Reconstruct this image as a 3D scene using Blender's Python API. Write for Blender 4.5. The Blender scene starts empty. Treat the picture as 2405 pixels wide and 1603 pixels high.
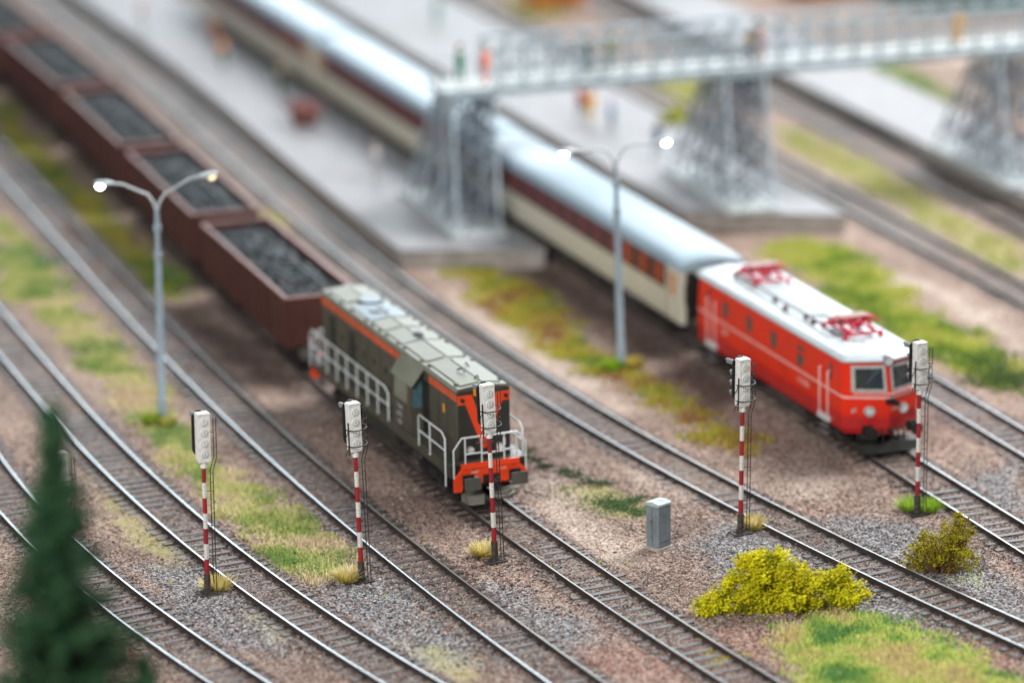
import bpy, bmesh, math, random
import numpy as np
from mathutils import Vector, Matrix, noise as mnoise
random.seed(7); RNG = np.random.default_rng(11)
SC = bpy.context.scene
COL = SC.collection
SC.unit_settings.scale_length = 1/87.0          # a model railway: one scene unit is one metre of the full-size prototype
PI = math.pi

# ------------------------------------------------------------------ camera
FPX, TH, RO, CH = 8389.42, 0.2753954, -0.0188478, 40.232
PW, PH = 2405.0, 1603.0
cd = bpy.data.cameras.new("camera"); cam = bpy.data.objects.new("camera", cd); COL.objects.link(cam)
cam.matrix_world = Matrix.Translation((0, 0, CH)) @ Matrix.Rotation(PI/2-TH, 4, 'X') @ Matrix.Rotation(RO, 4, 'Z')
cd.sensor_width = 36; cd.lens = 36*FPX/PW; cd.clip_start = 1; cd.clip_end = 2000
cd.dof.use_dof = True; cd.dof.focus_distance = 120.0; cd.dof.aperture_fstop = 0.074
SC.camera = cam

def G(px, py, z=0.0):
    """measured point of the layout: photo pixel -> point on the level z"""
    x = (px-PW/2)/FPX; y = -(py-PH/2)/FPX
    c, s = math.cos(RO), math.sin(RO)
    x, y = c*x-s*y, s*x+c*y
    d = (x, math.cos(TH)+y*math.sin(TH), -math.sin(TH)+y*math.cos(TH))
    t = (CH-z)/-d[2]
    return (d[0]*t, d[1]*t)

# ------------------------------------------------------------------ tracks
TP = {'A': ([5.37, -9.084, -20.834], 103, 127), 'B': ([-1.539, 1.999, -11.449, -16.156], 101, 149),
      'G': ([-0.389, 1.267, -11.253, -9.65], 101, 182), 'C': ([-0.443, 1.522, -11.338, -4.718], 101, 196),
      'H': ([-0.548, 2.668, -13.681, 3.439], 104, 205), 'E': ([0.14, -10.824, 12.222], 98, 260),
      'F': ([-10.35, 17.793], 98, 260), 'I': ([-9.9, 27.79], 98, 260), 'J': ([-9.2, 33.05], 98, 260)}
YEND = 250.0
def tx(k, Y):
    c, lo, hi = TP[k]
    yc = min(max(Y, lo), hi); u = (yc-130)/30
    v = np.polyval(c, u); sl = np.polyval(np.polyder(c), u)/30
    return float(v+sl*(Y-yc)), float(sl)
_TY = np.arange(90, YEND+0.1, 0.5)
TT = {k: (np.array([tx(k, y)[0] for y in _TY]), np.array([tx(k, y)[1] for y in _TY])) for k in TP}
def tpt(k, Y, off=0.0):
    x, sl = tx(k, Y); n = math.sqrt(1+sl*sl)
    return Vector((x+off/n, Y-off*sl/n))

# ------------------------------------------------------------------ numpy noise
def _hash(ix, iy, s):
    h = (ix.astype(np.int64)*374761393 + iy.astype(np.int64)*668265263 + s*1442695041) & 0x7fffffff
    h = ((h ^ (h >> 13))*1274126177) & 0x7fffffff
    return ((h ^ (h >> 16)) & 0xffff)/65535.0
def vnoise(x, y, sc, s=0):
    x = np.asarray(x)/sc+1000; y = np.asarray(y)/sc+1000
    ix = np.floor(x); iy = np.floor(y); fx = x-ix; fy = y-iy
    fx = fx*fx*(3-2*fx); fy = fy*fy*(3-2*fy)
    a = _hash(ix, iy, s); b = _hash(ix+1, iy, s); c = _hash(ix, iy+1, s); d = _hash(ix+1, iy+1, s)
    return (a*(1-fx)+b*fx)*(1-fy)+(c*(1-fx)+d*fx)*fy
def fbm(x, y, sc, s=0):
    return (vnoise(x, y, sc, s)+.5*vnoise(x, y, sc/2.1, s+5)+.25*vnoise(x, y, sc/4.3, s+9))/1.75
def track_dist(x, y):
    x = np.asarray(x, float); y = np.asarray(y, float); best = np.full(x.shape, 99.0)
    for k, (xs, sl) in TT.items():
        xc = np.interp(y, _TY, xs); s = np.interp(y, _TY, sl)
        best = np.minimum(best, np.abs(x-xc)/np.sqrt(1+s*s))
    return best
def smooth(a, b, v):
    t = np.clip((v-a)/(b-a), 0, 1); return t*t*(3-2*t)
MOUNDS = []
def hgt(x, y):
    x = np.asarray(x, float); y = np.asarray(y, float)
    d = track_dist(x, y); o = smooth(1.2, 1.75, d)
    inn = 0.018+0.11*(fbm(x, y, 1.7, 3)-.47)+.02*(vnoise(x, y, .4, 14)-.5)
    # the shoulder sinks in places so the sleeper ends stand free
    out = -0.13+0.30*(fbm(x, y, 4.5, 21)-.30)+0.05*(vnoise(x, y, .7, 4)-.5)
    z = inn*(1-o)+out*o
    for mx, my, r, h in MOUNDS:
        z = z+h*np.exp(-((x-mx)**2+(y-my)**2)/(r*r))*o
    return z
def h1(x, y): return float(hgt(np.array([x]), np.array([y]))[0])

# ------------------------------------------------------------------ materials
def srgb(r, g, b):
    f = lambda c: ((c/255+.055)/1.055)**2.4 if c > 10 else c/255/12.92
    return (f(r), f(g), f(b))
def _bsdf(name):
    m = bpy.data.materials.new(name); m.use_nodes = True
    nt = m.node_tree; b = nt.nodes['Principled BSDF']; return m, nt, b
def mat(name, col, rough=.6, metal=0.0, var=.25, scale=3.0, bump=0.0, bscale=30.0, dirt=None, dscale=2.0, damt=.5, coat=0.0, spec=.5):
    m, nt, b = _bsdf(name); N = nt.nodes.new; L = nt.links.new
    tc = N('ShaderNodeTexCoord')
    n1 = N('ShaderNodeTexNoise'); n1.inputs['Scale'].default_value = scale; n1.inputs['Detail'].default_value = 8
    L(tc.outputs['Object'], n1.inputs['Vector'])
    r = N('ShaderNodeValToRGB'); r.color_ramp.elements[0].position = .3; r.color_ramp.elements[1].position = .7
    lo = [c*(1-var) for c in col]; hi = [min(1, c*(1+var*.7)) for c in col]
    r.color_ramp.elements[0].color = (*lo, 1); r.color_ramp.elements[1].color = (*hi, 1)
    L(n1.outputs['Fac'], r.inputs['Fac']); out = r.outputs['Color']
    if dirt:
        n2 = N('ShaderNodeTexNoise'); n2.inputs['Scale'].default_value = dscale; n2.inputs['Detail'].default_value = 10; n2.inputs['Roughness'].default_value = .7
        L(tc.outputs['Object'], n2.inputs['Vector'])
        r2 = N('ShaderNodeValToRGB'); r2.color_ramp.elements[0].position = .5; r2.color_ramp.elements[1].position = .72
        r2.color_ramp.elements[0].color = (0, 0, 0, 1); r2.color_ramp.elements[1].color = (damt, damt, damt, 1)
        L(n2.outputs['Fac'], r2.inputs['Fac'])
        mx = N('ShaderNodeMix'); mx.data_type = 'RGBA'; L(r2.outputs['Color'], mx.inputs['Factor']); L(out, mx.inputs['A']); mx.inputs['B'].default_value = (*dirt, 1)
        out = mx.outputs['Result']
    L(out, b.inputs['Base Color'])
    mr = N('ShaderNodeMapRange'); mr.inputs['To Min'].default_value = max(.03, rough-.08); mr.inputs['To Max'].default_value = min(1, rough+.1)
    L(n1.outputs['Fac'], mr.inputs['Value']); L(mr.outputs['Result'], b.inputs['Roughness'])
    b.inputs['Metallic'].default_value = metal; b.inputs['Specular IOR Level'].default_value = spec
    if coat: b.inputs['Coat Weight'].default_value = coat; b.inputs['Coat Roughness'].default_value = .15
    if bump:
        n3 = N('ShaderNodeTexNoise'); n3.inputs['Scale'].default_value = bscale; n3.inputs['Detail'].default_value = 4
        L(tc.outputs['Object'], n3.inputs['Vector'])
        bp = N('ShaderNodeBump'); bp.inputs['Strength'].default_value = bump; bp.inputs['Distance'].default_value = .02
        L(n3.outputs['Fac'], bp.inputs['Height']); L(bp.outputs['Normal'], b.inputs['Normal'])
    return m
def mat_attr(name, rough=.8, trans=0.0, spec=.3, bump=0.0):
    """colour comes from the per-piece attribute 'tint' (each stone, blade or leaf has its own)"""
    m, nt, b = _bsdf(name); a = nt.nodes.new('ShaderNodeAttribute'); a.attribute_name = 'tint'
    nt.links.new(a.outputs['Color'], b.inputs['Base Color']); b.inputs['Roughness'].default_value = rough
    b.inputs['Specular IOR Level'].default_value = spec
    if trans:
        t = nt.nodes.new('ShaderNodeBsdfTranslucent'); nt.links.new(a.outputs['Color'], t.inputs['Color'])
        mx = nt.nodes.new('ShaderNodeMixShader'); mx.inputs[0].default_value = trans
        nt.links.new(b.outputs[0], mx.inputs[1]); nt.links.new(t.outputs[0], mx.inputs[2])
        nt.links.new(mx.outputs[0], nt.nodes['Material Output'].inputs['Surface'])
    return m
def mat_emit(name, col, s):
    m, nt, b = _bsdf(name); b.inputs['Base Color'].default_value = (*col, 1)
    b.inputs['Emission Color'].default_value = (*col, 1); b.inputs['Emission Strength'].default_value = s
    return m

M = {}
M['white'] = mat('white_paint', (.74, .77, .76), .45, var=.06, scale=6, dirt=(.30, .27, .22), dscale=5, damt=.45, bump=.15, bscale=25)
M['mast_red'] = mat('mast_red', (.30, .012, .022), .5, var=.3, scale=5, dirt=(.09, .03, .03), dscale=9, damt=.7)
M['mast_white'] = mat('mast_white', (.68, .68, .66), .55, var=.08, scale=6, dirt=(.16, .14, .13), dscale=14, damt=.9)
M['ringgrey'] = mat('ring_grey', (.42, .45, .45), .5, var=.1)
M['black'] = mat('black_plastic', (.012, .012, .013), .45, var=.3)
M['wire'] = mat('dark_wire', (.035, .03, .028), .5, metal=.3, var=.3)
M['hood'] = mat('hood_grey', (.19, .205, .225), .55, var=.15)
M['base'] = mat('mast_base', (.045, .04, .037), .6, var=.4, scale=6, dirt=(.2, .18, .16), dscale=6, damt=.4)
M['lamp'] = mat('lamp_grey', (.26, .345, .41), .45, var=.12, scale=2)
M['lamphead'] = mat('lamp_head', (.45, .52, .55), .4, var=.08)
M['led'] = mat_emit('led', (1, .98, .94), 40)
M['led_dim'] = mat_emit('led_dim', (1, .75, .45), 1.2)
M['olive'] = mat('olive_paint', (.062, .060, .046), .42, var=.18, scale=1.2, dirt=(.13, .12, .095), dscale=1.0, damt=.5)
M['olive_d'] = mat('olive_dark', (.026, .028, .024), .5, var=.2)
M['olive_roof'] = mat('roof_weathered', (.19, .205, .16), .5, var=.2, scale=1.0, dirt=(.17, .175, .14), dscale=1.6, damt=.7)
M['roof_blue'] = mat('roof_panel', (.20, .275, .33), .5, var=.2, scale=1.4, dirt=(.2, .24, .26), dscale=2, damt=.5)
M['orange'] = mat('orange_red', (.80, .060, .010), .4, var=.1, scale=2, dirt=(.45, .06, .02), dscale=2, damt=.4)
M['orange_w'] = mat('orange_weathered', (.62, .10, .035), .5, var=.25, scale=2, dirt=(.3, .12, .07), dscale=3, damt=.6)
M['rail_white'] = mat('handrail_white', (.62, .68, .70), .4, var=.06)
M['glass'] = mat('window_glass', (.02, .035, .045), .08, var=.2, spec=.8)
M['glass_blue'] = mat('cab_glass', (.07, .14, .17), .1, var=.2, spec=.8)
M['yellow'] = mat('yellow_plate', (.75, .32, .01), .5, var=.1)
M['under'] = mat('underframe', (.016, .015, .014), .6, var=.5, scale=3)
M['wheel'] = mat('wheel_steel', (.05, .048, .045), .45, metal=.5, var=.3)
M['buffer'] = mat('buffer_grey', (.085, .09, .08), .5, var=.2)
M['coupling'] = mat('coupling', (.16, .16, .13), .5, var=.3)
M['wag'] = mat('wagon_rust', (.075, .024, .021), .6, var=.3, scale=1.2, dirt=(.075, .028, .018), dscale=1.5, damt=.6)
M['wag_rim'] = mat('wagon_rim', (.24, .12, .105), .5, var=.25, scale=1)
M['wag_pale'] = mat('wagon_patch', (.45, .36, .35), .6, var=.4, scale=2)
M['coal'] = mat('coal', (.014, .021, .027), .62, var=.5, scale=5, spec=.5)
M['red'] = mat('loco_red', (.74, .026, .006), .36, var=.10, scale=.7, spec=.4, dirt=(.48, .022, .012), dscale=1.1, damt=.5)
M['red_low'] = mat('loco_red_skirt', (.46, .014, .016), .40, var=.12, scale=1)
M['line_white'] = mat('line_white', (.80, .50, .48), .4, var=.06)
M['text_white'] = mat('letter_white', (.70, .48, .46), .5, var=.05)
M['text_pale'] = mat('letter_pale', (.34, .38, .42), .5, var=.1)
M['roof_w'] = mat('roof_white', (.50, .58, .62), .42, var=.08, scale=1.2, dirt=(.36, .41, .43), dscale=1.3, damt=.6)
M['panto'] = mat('pantograph_red', (.56, .010, .045), .4, var=.15)
M['panto_bar'] = mat('contact_strip', (.62, .50, .46), .45, var=.1)
M['insul'] = mat('insulator', (.10, .03, .03), .3, var=.2)
M['chrome'] = mat('lamp_ring', (.55, .58, .58), .25, metal=.4, var=.1)
M['lens'] = mat('lamp_lens', (.72, .78, .80), .1, var=.5, scale=9, spec=.9)
M['cream'] = mat('cream', (.67, .655, .54), .4, var=.05, scale=.7)
M['maroon'] = mat('maroon', (.050, .030, .028), .4, var=.15)
M['curtain'] = mat('curtain_red', (.20, .05, .055), .5, var=.15)
M['curtain_o'] = mat('curtain_orange', (.36, .075, .035), .5, var=.2)
M['door_tan'] = mat('door_glass_tan', (.66, .36, .22), .5, var=.1)
M['coach_roof'] = mat('coach_roof', (.34, .46, .55), .46, var=.08, scale=.5, spec=.45)
M['platform'] = mat('platform_paving', (.265, .275, .30), .6, var=.12, scale=.35, dirt=(.20, .19, .195), dscale=.25, damt=.7)
M['plat_edge'] = mat('platform_edge', (.36, .34, .32), .7, var=.25, scale=1.5, dirt=(.22, .2, .18), dscale=1.2, damt=.6)
M['bridge'] = mat('bridge_paint', (.36, .45, .51), .5, var=.15, scale=1)
M['bridge_d'] = mat('bridge_steel', (.16, .20, .245), .55, var=.5, scale=.9)
M['deck'] = mat('bridge_deck', (.50, .56, .58), .6, var=.12)
M['cab_grey'] = mat('cabinet_grey', (.185, .235, .265), .55, var=.25, scale=1.4, dirt=(.09, .085, .08), dscale=4.5, damt=.8, bump=.2, bscale=20)
M['cab_top'] = mat('cabinet_lid', (.42, .49, .51), .5, var=.15, scale=3, dirt=(.2, .2, .19), dscale=5, damt=.6)
M['concrete'] = mat('concrete_foot', (.42, .38, .34), .8, var=.2, scale=3)
M['tie'] = mat('sleeper_brown', (.040, .035, .034), .5, var=.35, scale=1.2, dirt=(.17, .135, .12), dscale=2.3, damt=.6, bump=.4, bscale=12)
M['railside'] = mat('rail_side', (.042, .030, .026), .65, var=.35, scale=1.0)
M['railtop'] = mat('rail_top', (.40, .45, .47), .34, metal=.75, var=.25, scale=.35)
M['railtop_d'] = mat('rail_top_dull', (.22, .215, .20), .42, metal=.5, var=.25, scale=.4)
M['railtop_m'] = mat('rail_top_grey', (.38, .41, .41), .38, metal=.65, var=.3, scale=.3)
M['pot'] = mat('planter_brown', (.16, .055, .04), .7, var=.3)
M['trunk'] = mat('bark', (.05, .035, .025), .9, var=.4)
M['twig'] = mat('twig_brown', (.13, .075, .03), .9, var=.4)
M['stone'] = mat_attr('stone_tint', .85)
M['blade'] = mat_attr('blade_tint', .8, trans=.3)
M['foam'] = mat_attr('foam_tint', .9, trans=.15)
M['skin'] = mat('skin', (.55, .33, .25), .6, var=.05)

def paving(m):
    nt = m.node_tree; N = nt.nodes.new; b = nt.nodes['Principled BSDF']; src = b.inputs['Base Color'].links[0].from_socket
    tc = N('ShaderNodeTexCoord'); mp = N('ShaderNodeMapping'); mp.inputs['Rotation'].default_value = (0, 0, math.radians(20)); nt.links.new(tc.outputs['Object'], mp.inputs['Vector'])
    br = N('ShaderNodeTexBrick'); br.inputs['Scale'].default_value = 1.0; br.inputs['Brick Width'].default_value = 1.0; br.inputs['Row Height'].default_value = .5; br.inputs['Mortar Size'].default_value = .02
    br.inputs['Color1'].default_value = (.85, .85, .85, 1); br.inputs['Color2'].default_value = (1.1, 1.08, 1.05, 1); br.inputs['Mortar'].default_value = (.45, .43, .42, 1)
    nt.links.new(mp.outputs['Vector'], br.inputs['Vector']); mx = N('ShaderNodeMix'); mx.data_type = 'RGBA'; mx.blend_type = 'MULTIPLY'; mx.inputs['Factor'].default_value = 1
    nt.links.new(src, mx.inputs['A']); nt.links.new(br.outputs['Color'], mx.inputs['B']); nt.links.new(mx.outputs['Result'], b.inputs['Base Color'])
paving(M['platform'])

# ------------------------------------------------------------------ mesh builder
class MB:
    def __init__(s): s.v = []; s.f = []; s.m = []; s.sm = []
    def add(s, vs, fs, mi=0, smooth=False, T=None):
        o = len(s.v)
        for p in vs:
            p = Vector(p); s.v.append(tuple(T @ p) if T is not None else tuple(p))
        for f in fs: s.f.append([i+o for i in f]); s.m.append(mi); s.sm.append(smooth)
        return s
    def box(s, c, d, mi=0, T=None):
        x, y, z = c; a, b, h = d[0]/2, d[1]/2, d[2]/2
        vs = [(x+i*a, y+j*b, z+k*h) for k in (-1, 1) for j in (-1, 1) for i in (-1, 1)]
        return s.add(vs, [(0, 2, 3, 1), (4, 5, 7, 6), (0, 1, 5, 4), (2, 6, 7, 3), (0, 4, 6, 2), (1, 3, 7, 5)], mi, False, T)
    def bar(s, p, q, w, h, mi=0, T=None):
        p, q = Vector(p), Vector(q); d = q-p; L = d.length
        R = d.to_track_quat('X', 'Z').to_matrix().to_4x4(); X = Matrix.Translation((p+q)/2) @ R
        if T is not None: X = T @ X
        return s.box((0, 0, 0), (L, w, h), mi, X)
    def tube(s, pts, r, n=8, mi=0, T=None, cap=True):
        pts = [Vector(p) for p in pts]; rs = r if isinstance(r, (list, tuple)) else [r]*len(pts)
        vs = []; fs = []; up = None
        for i, p in enumerate(pts):
            d = (pts[min(i+1, len(pts)-1)]-pts[max(i-1, 0)]).normalized()
            if up is None: up = d.orthogonal().normalized()
            up = (up-d*up.dot(d)).normalized(); b = d.cross(up)
            for k in range(n):
                a = 2*PI*k/n; vs.append(p+(up*math.cos(a)+b*math.sin(a))*rs[i])
        for i in range(len(pts)-1):
            for k in range(n):
                fs.append((i*n+k, i*n+(k+1) % n, (i+1)*n+(k+1) % n, (i+1)*n+k))
        s.add(vs, fs, mi, True, T)
        if cap:
            s.add(vs[:n], [tuple(range(n))[::-1]], mi, False, T); s.add(vs[-n:], [tuple(range(n))], mi, False, T)
        return s
    def cyl(s, p, q, r, n=16, mi=0, T=None): return s.tube([p, q], r, n, mi, T)
    def prism(s, prof, a, b, axis='X', mi=0, T=None, caps=True):
        """profile (u,v) swept along axis from a to b; X: (a,u,v)  Y: (u,a,v)  Z: (u,v,a)"""
        mk = {'X': lambda t, u, v: (t, u, v), 'Y': lambda t, u, v: (u, t, v), 'Z': lambda t, u, v: (u, v, t)}[axis]
        n = len(prof); vs = [mk(a, u, v) for u, v in prof]+[mk(b, u, v) for u, v in prof]
        fs = [(i, (i+1) % n, n+(i+1) % n, n+i) for i in range(n)]
        if caps: fs += [tuple(range(n))[::-1], tuple(range(n, 2*n))]
        return s.add(vs, fs, mi, False, T)
    def loft(s, secs, mi=0, T=None, smooth=False, caps=True):
        n = len(secs[0]); vs = [p for sec in secs for p in sec]; fs = []
        for i in range(len(secs)-1):
            for k in range(n): fs.append((i*n+k, i*n+(k+1) % n, (i+1)*n+(k+1) % n, (i+1)*n+k))
        s.add(vs, fs, mi, smooth, T)
        if caps: s.add(secs[0], [tuple(range(n))[::-1]], mi, False, T); s.add(secs[-1], [tuple(range(n))], mi, False, T)
        return s
    def ball(s, c, r, n=10, mi=0, sc=(1, 1, 1), T=None):
        vs = []; fs = []; m = n//2
        for i in range(m+1):
            th = PI*i/m
            for k in range(n):
                a = 2*PI*k/n; vs.append((c[0]+r*sc[0]*math.sin(th)*math.cos(a), c[1]+r*sc[1]*math.sin(th)*math.sin(a), c[2]+r*sc[2]*math.cos(th)))
        for i in range(m):
            for k in range(n): fs.append((i*n+k, (i+1)*n+k, (i+1)*n+(k+1) % n, i*n+(k+1) % n))
        return s.add(vs, fs, mi, True, T)
    def build(s, name, mats, parent=None, bevel=0.0, T=None):
        me = bpy.data.meshes.new(name); me.from_pydata([tuple(v) for v in s.v], [], s.f)
        if not isinstance(mats, (list, tuple)): mats = [mats]
        for m in mats: me.materials.append(M[m] if isinstance(m, str) else m)
        me.polygons.foreach_set('material_index', s.m); me.polygons.foreach_set('use_smooth', s.sm)
        bm = bmesh.new(); bm.from_mesh(me); bmesh.ops.recalc_face_normals(bm, faces=bm.faces); bm.to_mesh(me); bm.free()
        o = bpy.data.objects.new(name, me); COL.objects.link(o)
        if parent is not None: o.parent = parent
        if T is not None: o.matrix_local = T
        if bevel:
            w = o.modifiers.new('edge', 'BEVEL'); w.width = bevel; w.segments = 2; w.limit_method = 'ANGLE'; w.angle_limit = .7
        return o
def tag(o, label, cat, group=None, kind=None):
    o['label'] = label; o['category'] = cat
    if group: o['group'] = group
    if kind: o['kind'] = kind
    return o
def empty(name, loc, rz=0.0, tilt=(0, 0)):
    o = bpy.data.objects.new(name, None); COL.objects.link(o); o.location = loc; o.rotation_euler = (tilt[1], tilt[0], rz); o.empty_display_size = .3
    return o
def children(o): return [c for c in bpy.data.objects if c.parent == o]
def copy_tree(o, parent=None):
    kids = children(o); c = o.copy(); COL.objects.link(c); c.parent = parent
    for ch in kids: copy_tree(ch, c)
    return c
def fast_mesh(name, V, F, tint=None, mat_=None, sm=False):
    """V (n,3), F (m,k) arrays, tint per vertex (n,3)"""
    V = np.asarray(V, np.float32); F = np.asarray(F, np.int32); k = F.shape[1]
    me = bpy.data.meshes.new(name); me.vertices.add(len(V)); me.vertices.foreach_set('co', V.ravel())
    me.loops.add(F.size); me.loops.foreach_set('vertex_index', F.ravel())
    me.polygons.add(len(F)); me.polygons.foreach_set('loop_start', np.arange(0, F.size, k, dtype=np.int32))
    if sm: me.polygons.foreach_set('use_smooth', np.ones(len(F), bool))
    me.update(calc_edges=True)
    if tint is not None:
        a = me.attributes.new('tint', 'FLOAT_COLOR', 'POINT'); c = np.ones((len(V), 4), np.float32); c[:, :3] = tint
        a.data.foreach_set('color', c.ravel())
    if mat_: me.materials.append(mat_)
    return me
def link_mesh(name, me, parent=None):
    o = bpy.data.objects.new(name, me); COL.objects.link(o); o.parent = parent; return o
def text(s, size, mt, parent, name, T, ext=.004):
    c = bpy.data.curves.new(name, 'FONT'); c.body = s; c.size = size; c.extrude = ext; c.align_x = 'CENTER'; c.align_y = 'CENTER'
    o = bpy.data.objects.new(name, c); COL.objects.link(o); bpy.context.view_layer.update()
    me = bpy.data.meshes.new_from_object(o.evaluated_get(bpy.context.evaluated_depsgraph_get())); bpy.data.objects.remove(o)
    me.transform(T); me.materials.clear(); me.materials.append(M[mt]); o = bpy.data.objects.new(name, me); COL.objects.link(o); o.parent = parent
    return o

# ------------------------------------------------------------------ polygons on the ground (photo pixel outlines, 2352 px wide copy)
K = PW/2352.0
def gpoly(pts): return np.array([G(x*K, y*K) for x, y in pts])
def inpoly(P, x, y):
    x = np.asarray(x); y = np.asarray(y); r = np.zeros(x.shape, bool); n = len(P); j = n-1
    for i in range(n):
        xi, yi = P[i]; xj, yj = P[j]
        c = ((yi > y) != (yj > y)) & (x < (xj-xi)*(y-yi)/(yj-yi+1e-12)+xi)
        r ^= c; j = i
    return r
def pdist(P, x, y):
    """signed distance, negative inside"""
    d = np.full(x.shape, 1e9); n = len(P)
    for i in range(n):
        a = P[i]; b = P[(i+1) % n]; ab = b-a; t = np.clip(((x-a[0])*ab[0]+(y-a[1])*ab[1])/(ab@ab+1e-9), 0, 1)
        d = np.minimum(d, np.hypot(x-a[0]-t*ab[0], y-a[1]-t*ab[1]))
    return np.where(inpoly(P, x, y), -d, d)
Z_GREY = [[(330, 1300), (440, 1290), (560, 1330), (690, 1440), (640, 1500), (520, 1480), (400, 1420)],
          [(720, 1330), (830, 1310), (960, 1350), (1040, 1440), (1120, 1530), (960, 1545), (860, 1480), (760, 1400)],
          [(1120, 1340), (1200, 1350), (1330, 1420), (1400, 1470), (1320, 1500), (1180, 1470), (1100, 1400)],
          [(1570, 1260), (1640, 1200), (1740, 1210), (1980, 1310), (2200, 1450), (1900, 1400), (1700, 1330)],
          [(1840, 1190), (1980, 1180), (2100, 1200), (2352, 1340), (2352, 1440), (2150, 1350), (1960, 1290)],
          [(2200, 1090), (2352, 1060), (2352, 1200), (2300, 1170)]]
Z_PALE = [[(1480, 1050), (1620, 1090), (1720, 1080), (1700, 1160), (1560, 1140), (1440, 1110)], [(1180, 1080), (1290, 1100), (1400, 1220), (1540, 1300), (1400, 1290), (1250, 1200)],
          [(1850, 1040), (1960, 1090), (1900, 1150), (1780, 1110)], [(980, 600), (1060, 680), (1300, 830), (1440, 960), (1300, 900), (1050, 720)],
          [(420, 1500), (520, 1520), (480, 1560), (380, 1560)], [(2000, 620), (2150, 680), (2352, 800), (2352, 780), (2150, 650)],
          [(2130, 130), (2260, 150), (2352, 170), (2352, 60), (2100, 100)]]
Z_PALE += [[(60, 0), (240, 0), (420, 130), (620, 290), (760, 400), (700, 440), (560, 340), (400, 230), (200, 80)], [(0, 330), (60, 400), (100, 460), (60, 470), (0, 400)]]  # sheen along two upper left tracks, painted in as paler ballast
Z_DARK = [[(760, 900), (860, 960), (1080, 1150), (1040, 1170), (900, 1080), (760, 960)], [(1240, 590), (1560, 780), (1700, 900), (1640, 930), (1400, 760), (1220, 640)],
          [(380, 680), (620, 790), (720, 900), (640, 900), (480, 800), (380, 720)]]  # dark ground beside the trains, with their shade painted into its colour
Z_RED = [[(300, 1440), (560, 1560), (300, 1568), (200, 1500)], [(1300, 1500), (1750, 1430), (1780, 1568), (1350, 1568)], [(2250, 1480), (2352, 1500), (2352, 1560), (2280, 1540)]]
def zone(polys, x, y, w=.5, s=0):
    o = np.zeros(x.shape)
    nz = (fbm(x, y, 1.6, s)-.5)*2.4
    for p in polys: o = np.maximum(o, 1-smooth(-w, w, pdist(gpoly(p), x, y)+nz*w))
    return o
GRASS = {   # name: (outline, palette, density, height, kind)
 'g_left': [(0, 500), (60, 545), (130, 640), (190, 720), (262, 790), (330, 850), (390, 960), (455, 1020), (560, 1100), (700, 1185), (800, 1250), (800, 1310), (720, 1335), (640, 1310), (560, 1230), (480, 1130), (400, 1070), (330, 1000), (240, 880), (150, 775), (70, 700), (0, 660)],
 'g_wagon': [(0, 230), (60, 300), (150, 400), (260, 500), (350, 590), (440, 650), (410, 680), (350, 670), (290, 620), (190, 500), (100, 400), (0, 300)],
 'g_mid': [(1035, 625), (1120, 612), (1220, 640), (1320, 740), (1400, 830), (1500, 870), (1640, 950), (1740, 1010), (1700, 1045), (1620, 1015), (1530, 950), (1430, 890), (1340, 850), (1240, 790), (1140, 720)],
 'g_far': [(1740, 570), (1850, 545), (1970, 575), (2050, 650), (2120, 705), (2240, 760), (2310, 815), (2352, 830), (2352, 905), (2260, 885), (2160, 825), (2080, 790), (2000, 740), (1930, 700), (1870, 650), (1780, 610)],
 'g_strip': [(1800, 290), (1850, 305), (1950, 350), (2050, 395), (2160, 465), (2270, 530), (2352, 570), (2352, 625), (2250, 590), (2130, 520), (2000, 445), (1900, 385), (1800, 345)],
 'g_edge': [(1985, 125), (2040, 135), (2120, 180), (2200, 225), (2190, 240), (2100, 200), (2010, 160)],
 'g_right': [(1790, 1432), (1900, 1405), (2050, 1420), (2170, 1450), (2290, 1520), (2352, 1560), (2352, 1600), (1850, 1600), (1800, 1510)],
 'g_small': [(1300, 1125), (1380, 1118), (1480, 1150), (1472, 1192), (1400, 1190), (1320, 1160)],
 'g_moss': [(930, 1480), (1010, 1480), (1110, 1550), (1060, 1568), (960, 1530)],
 'g_moss2': [(560, 1400), (640, 1395), (700, 1430), (650, 1470), (580, 1440)],
 'g_tiny': [(598, 490), (640, 490), (668, 520), (640, 530), (600, 510)],
 'g_back': [(1150, 0), (1330, 0), (1300, 40), (1180, 40)],
 'g_back2': [(1440, 195), (1640, 160), (1640, 230), (1560, 260)],
 'g_leftb': [(230, 1080), (300, 1150), (400, 1240), (480, 1290), (420, 1300), (330, 1260), (240, 1180)],
}
MOUNDS += [(*G(1165, 1330), 2.0, .10), (*G(1740, 1290), 2.2, .12), (*G(490, 1440), 2.2, .08), (*G(2154, 1230), 2.0, .08), (*G(1480, 1180), 3.0, .12)]

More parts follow.
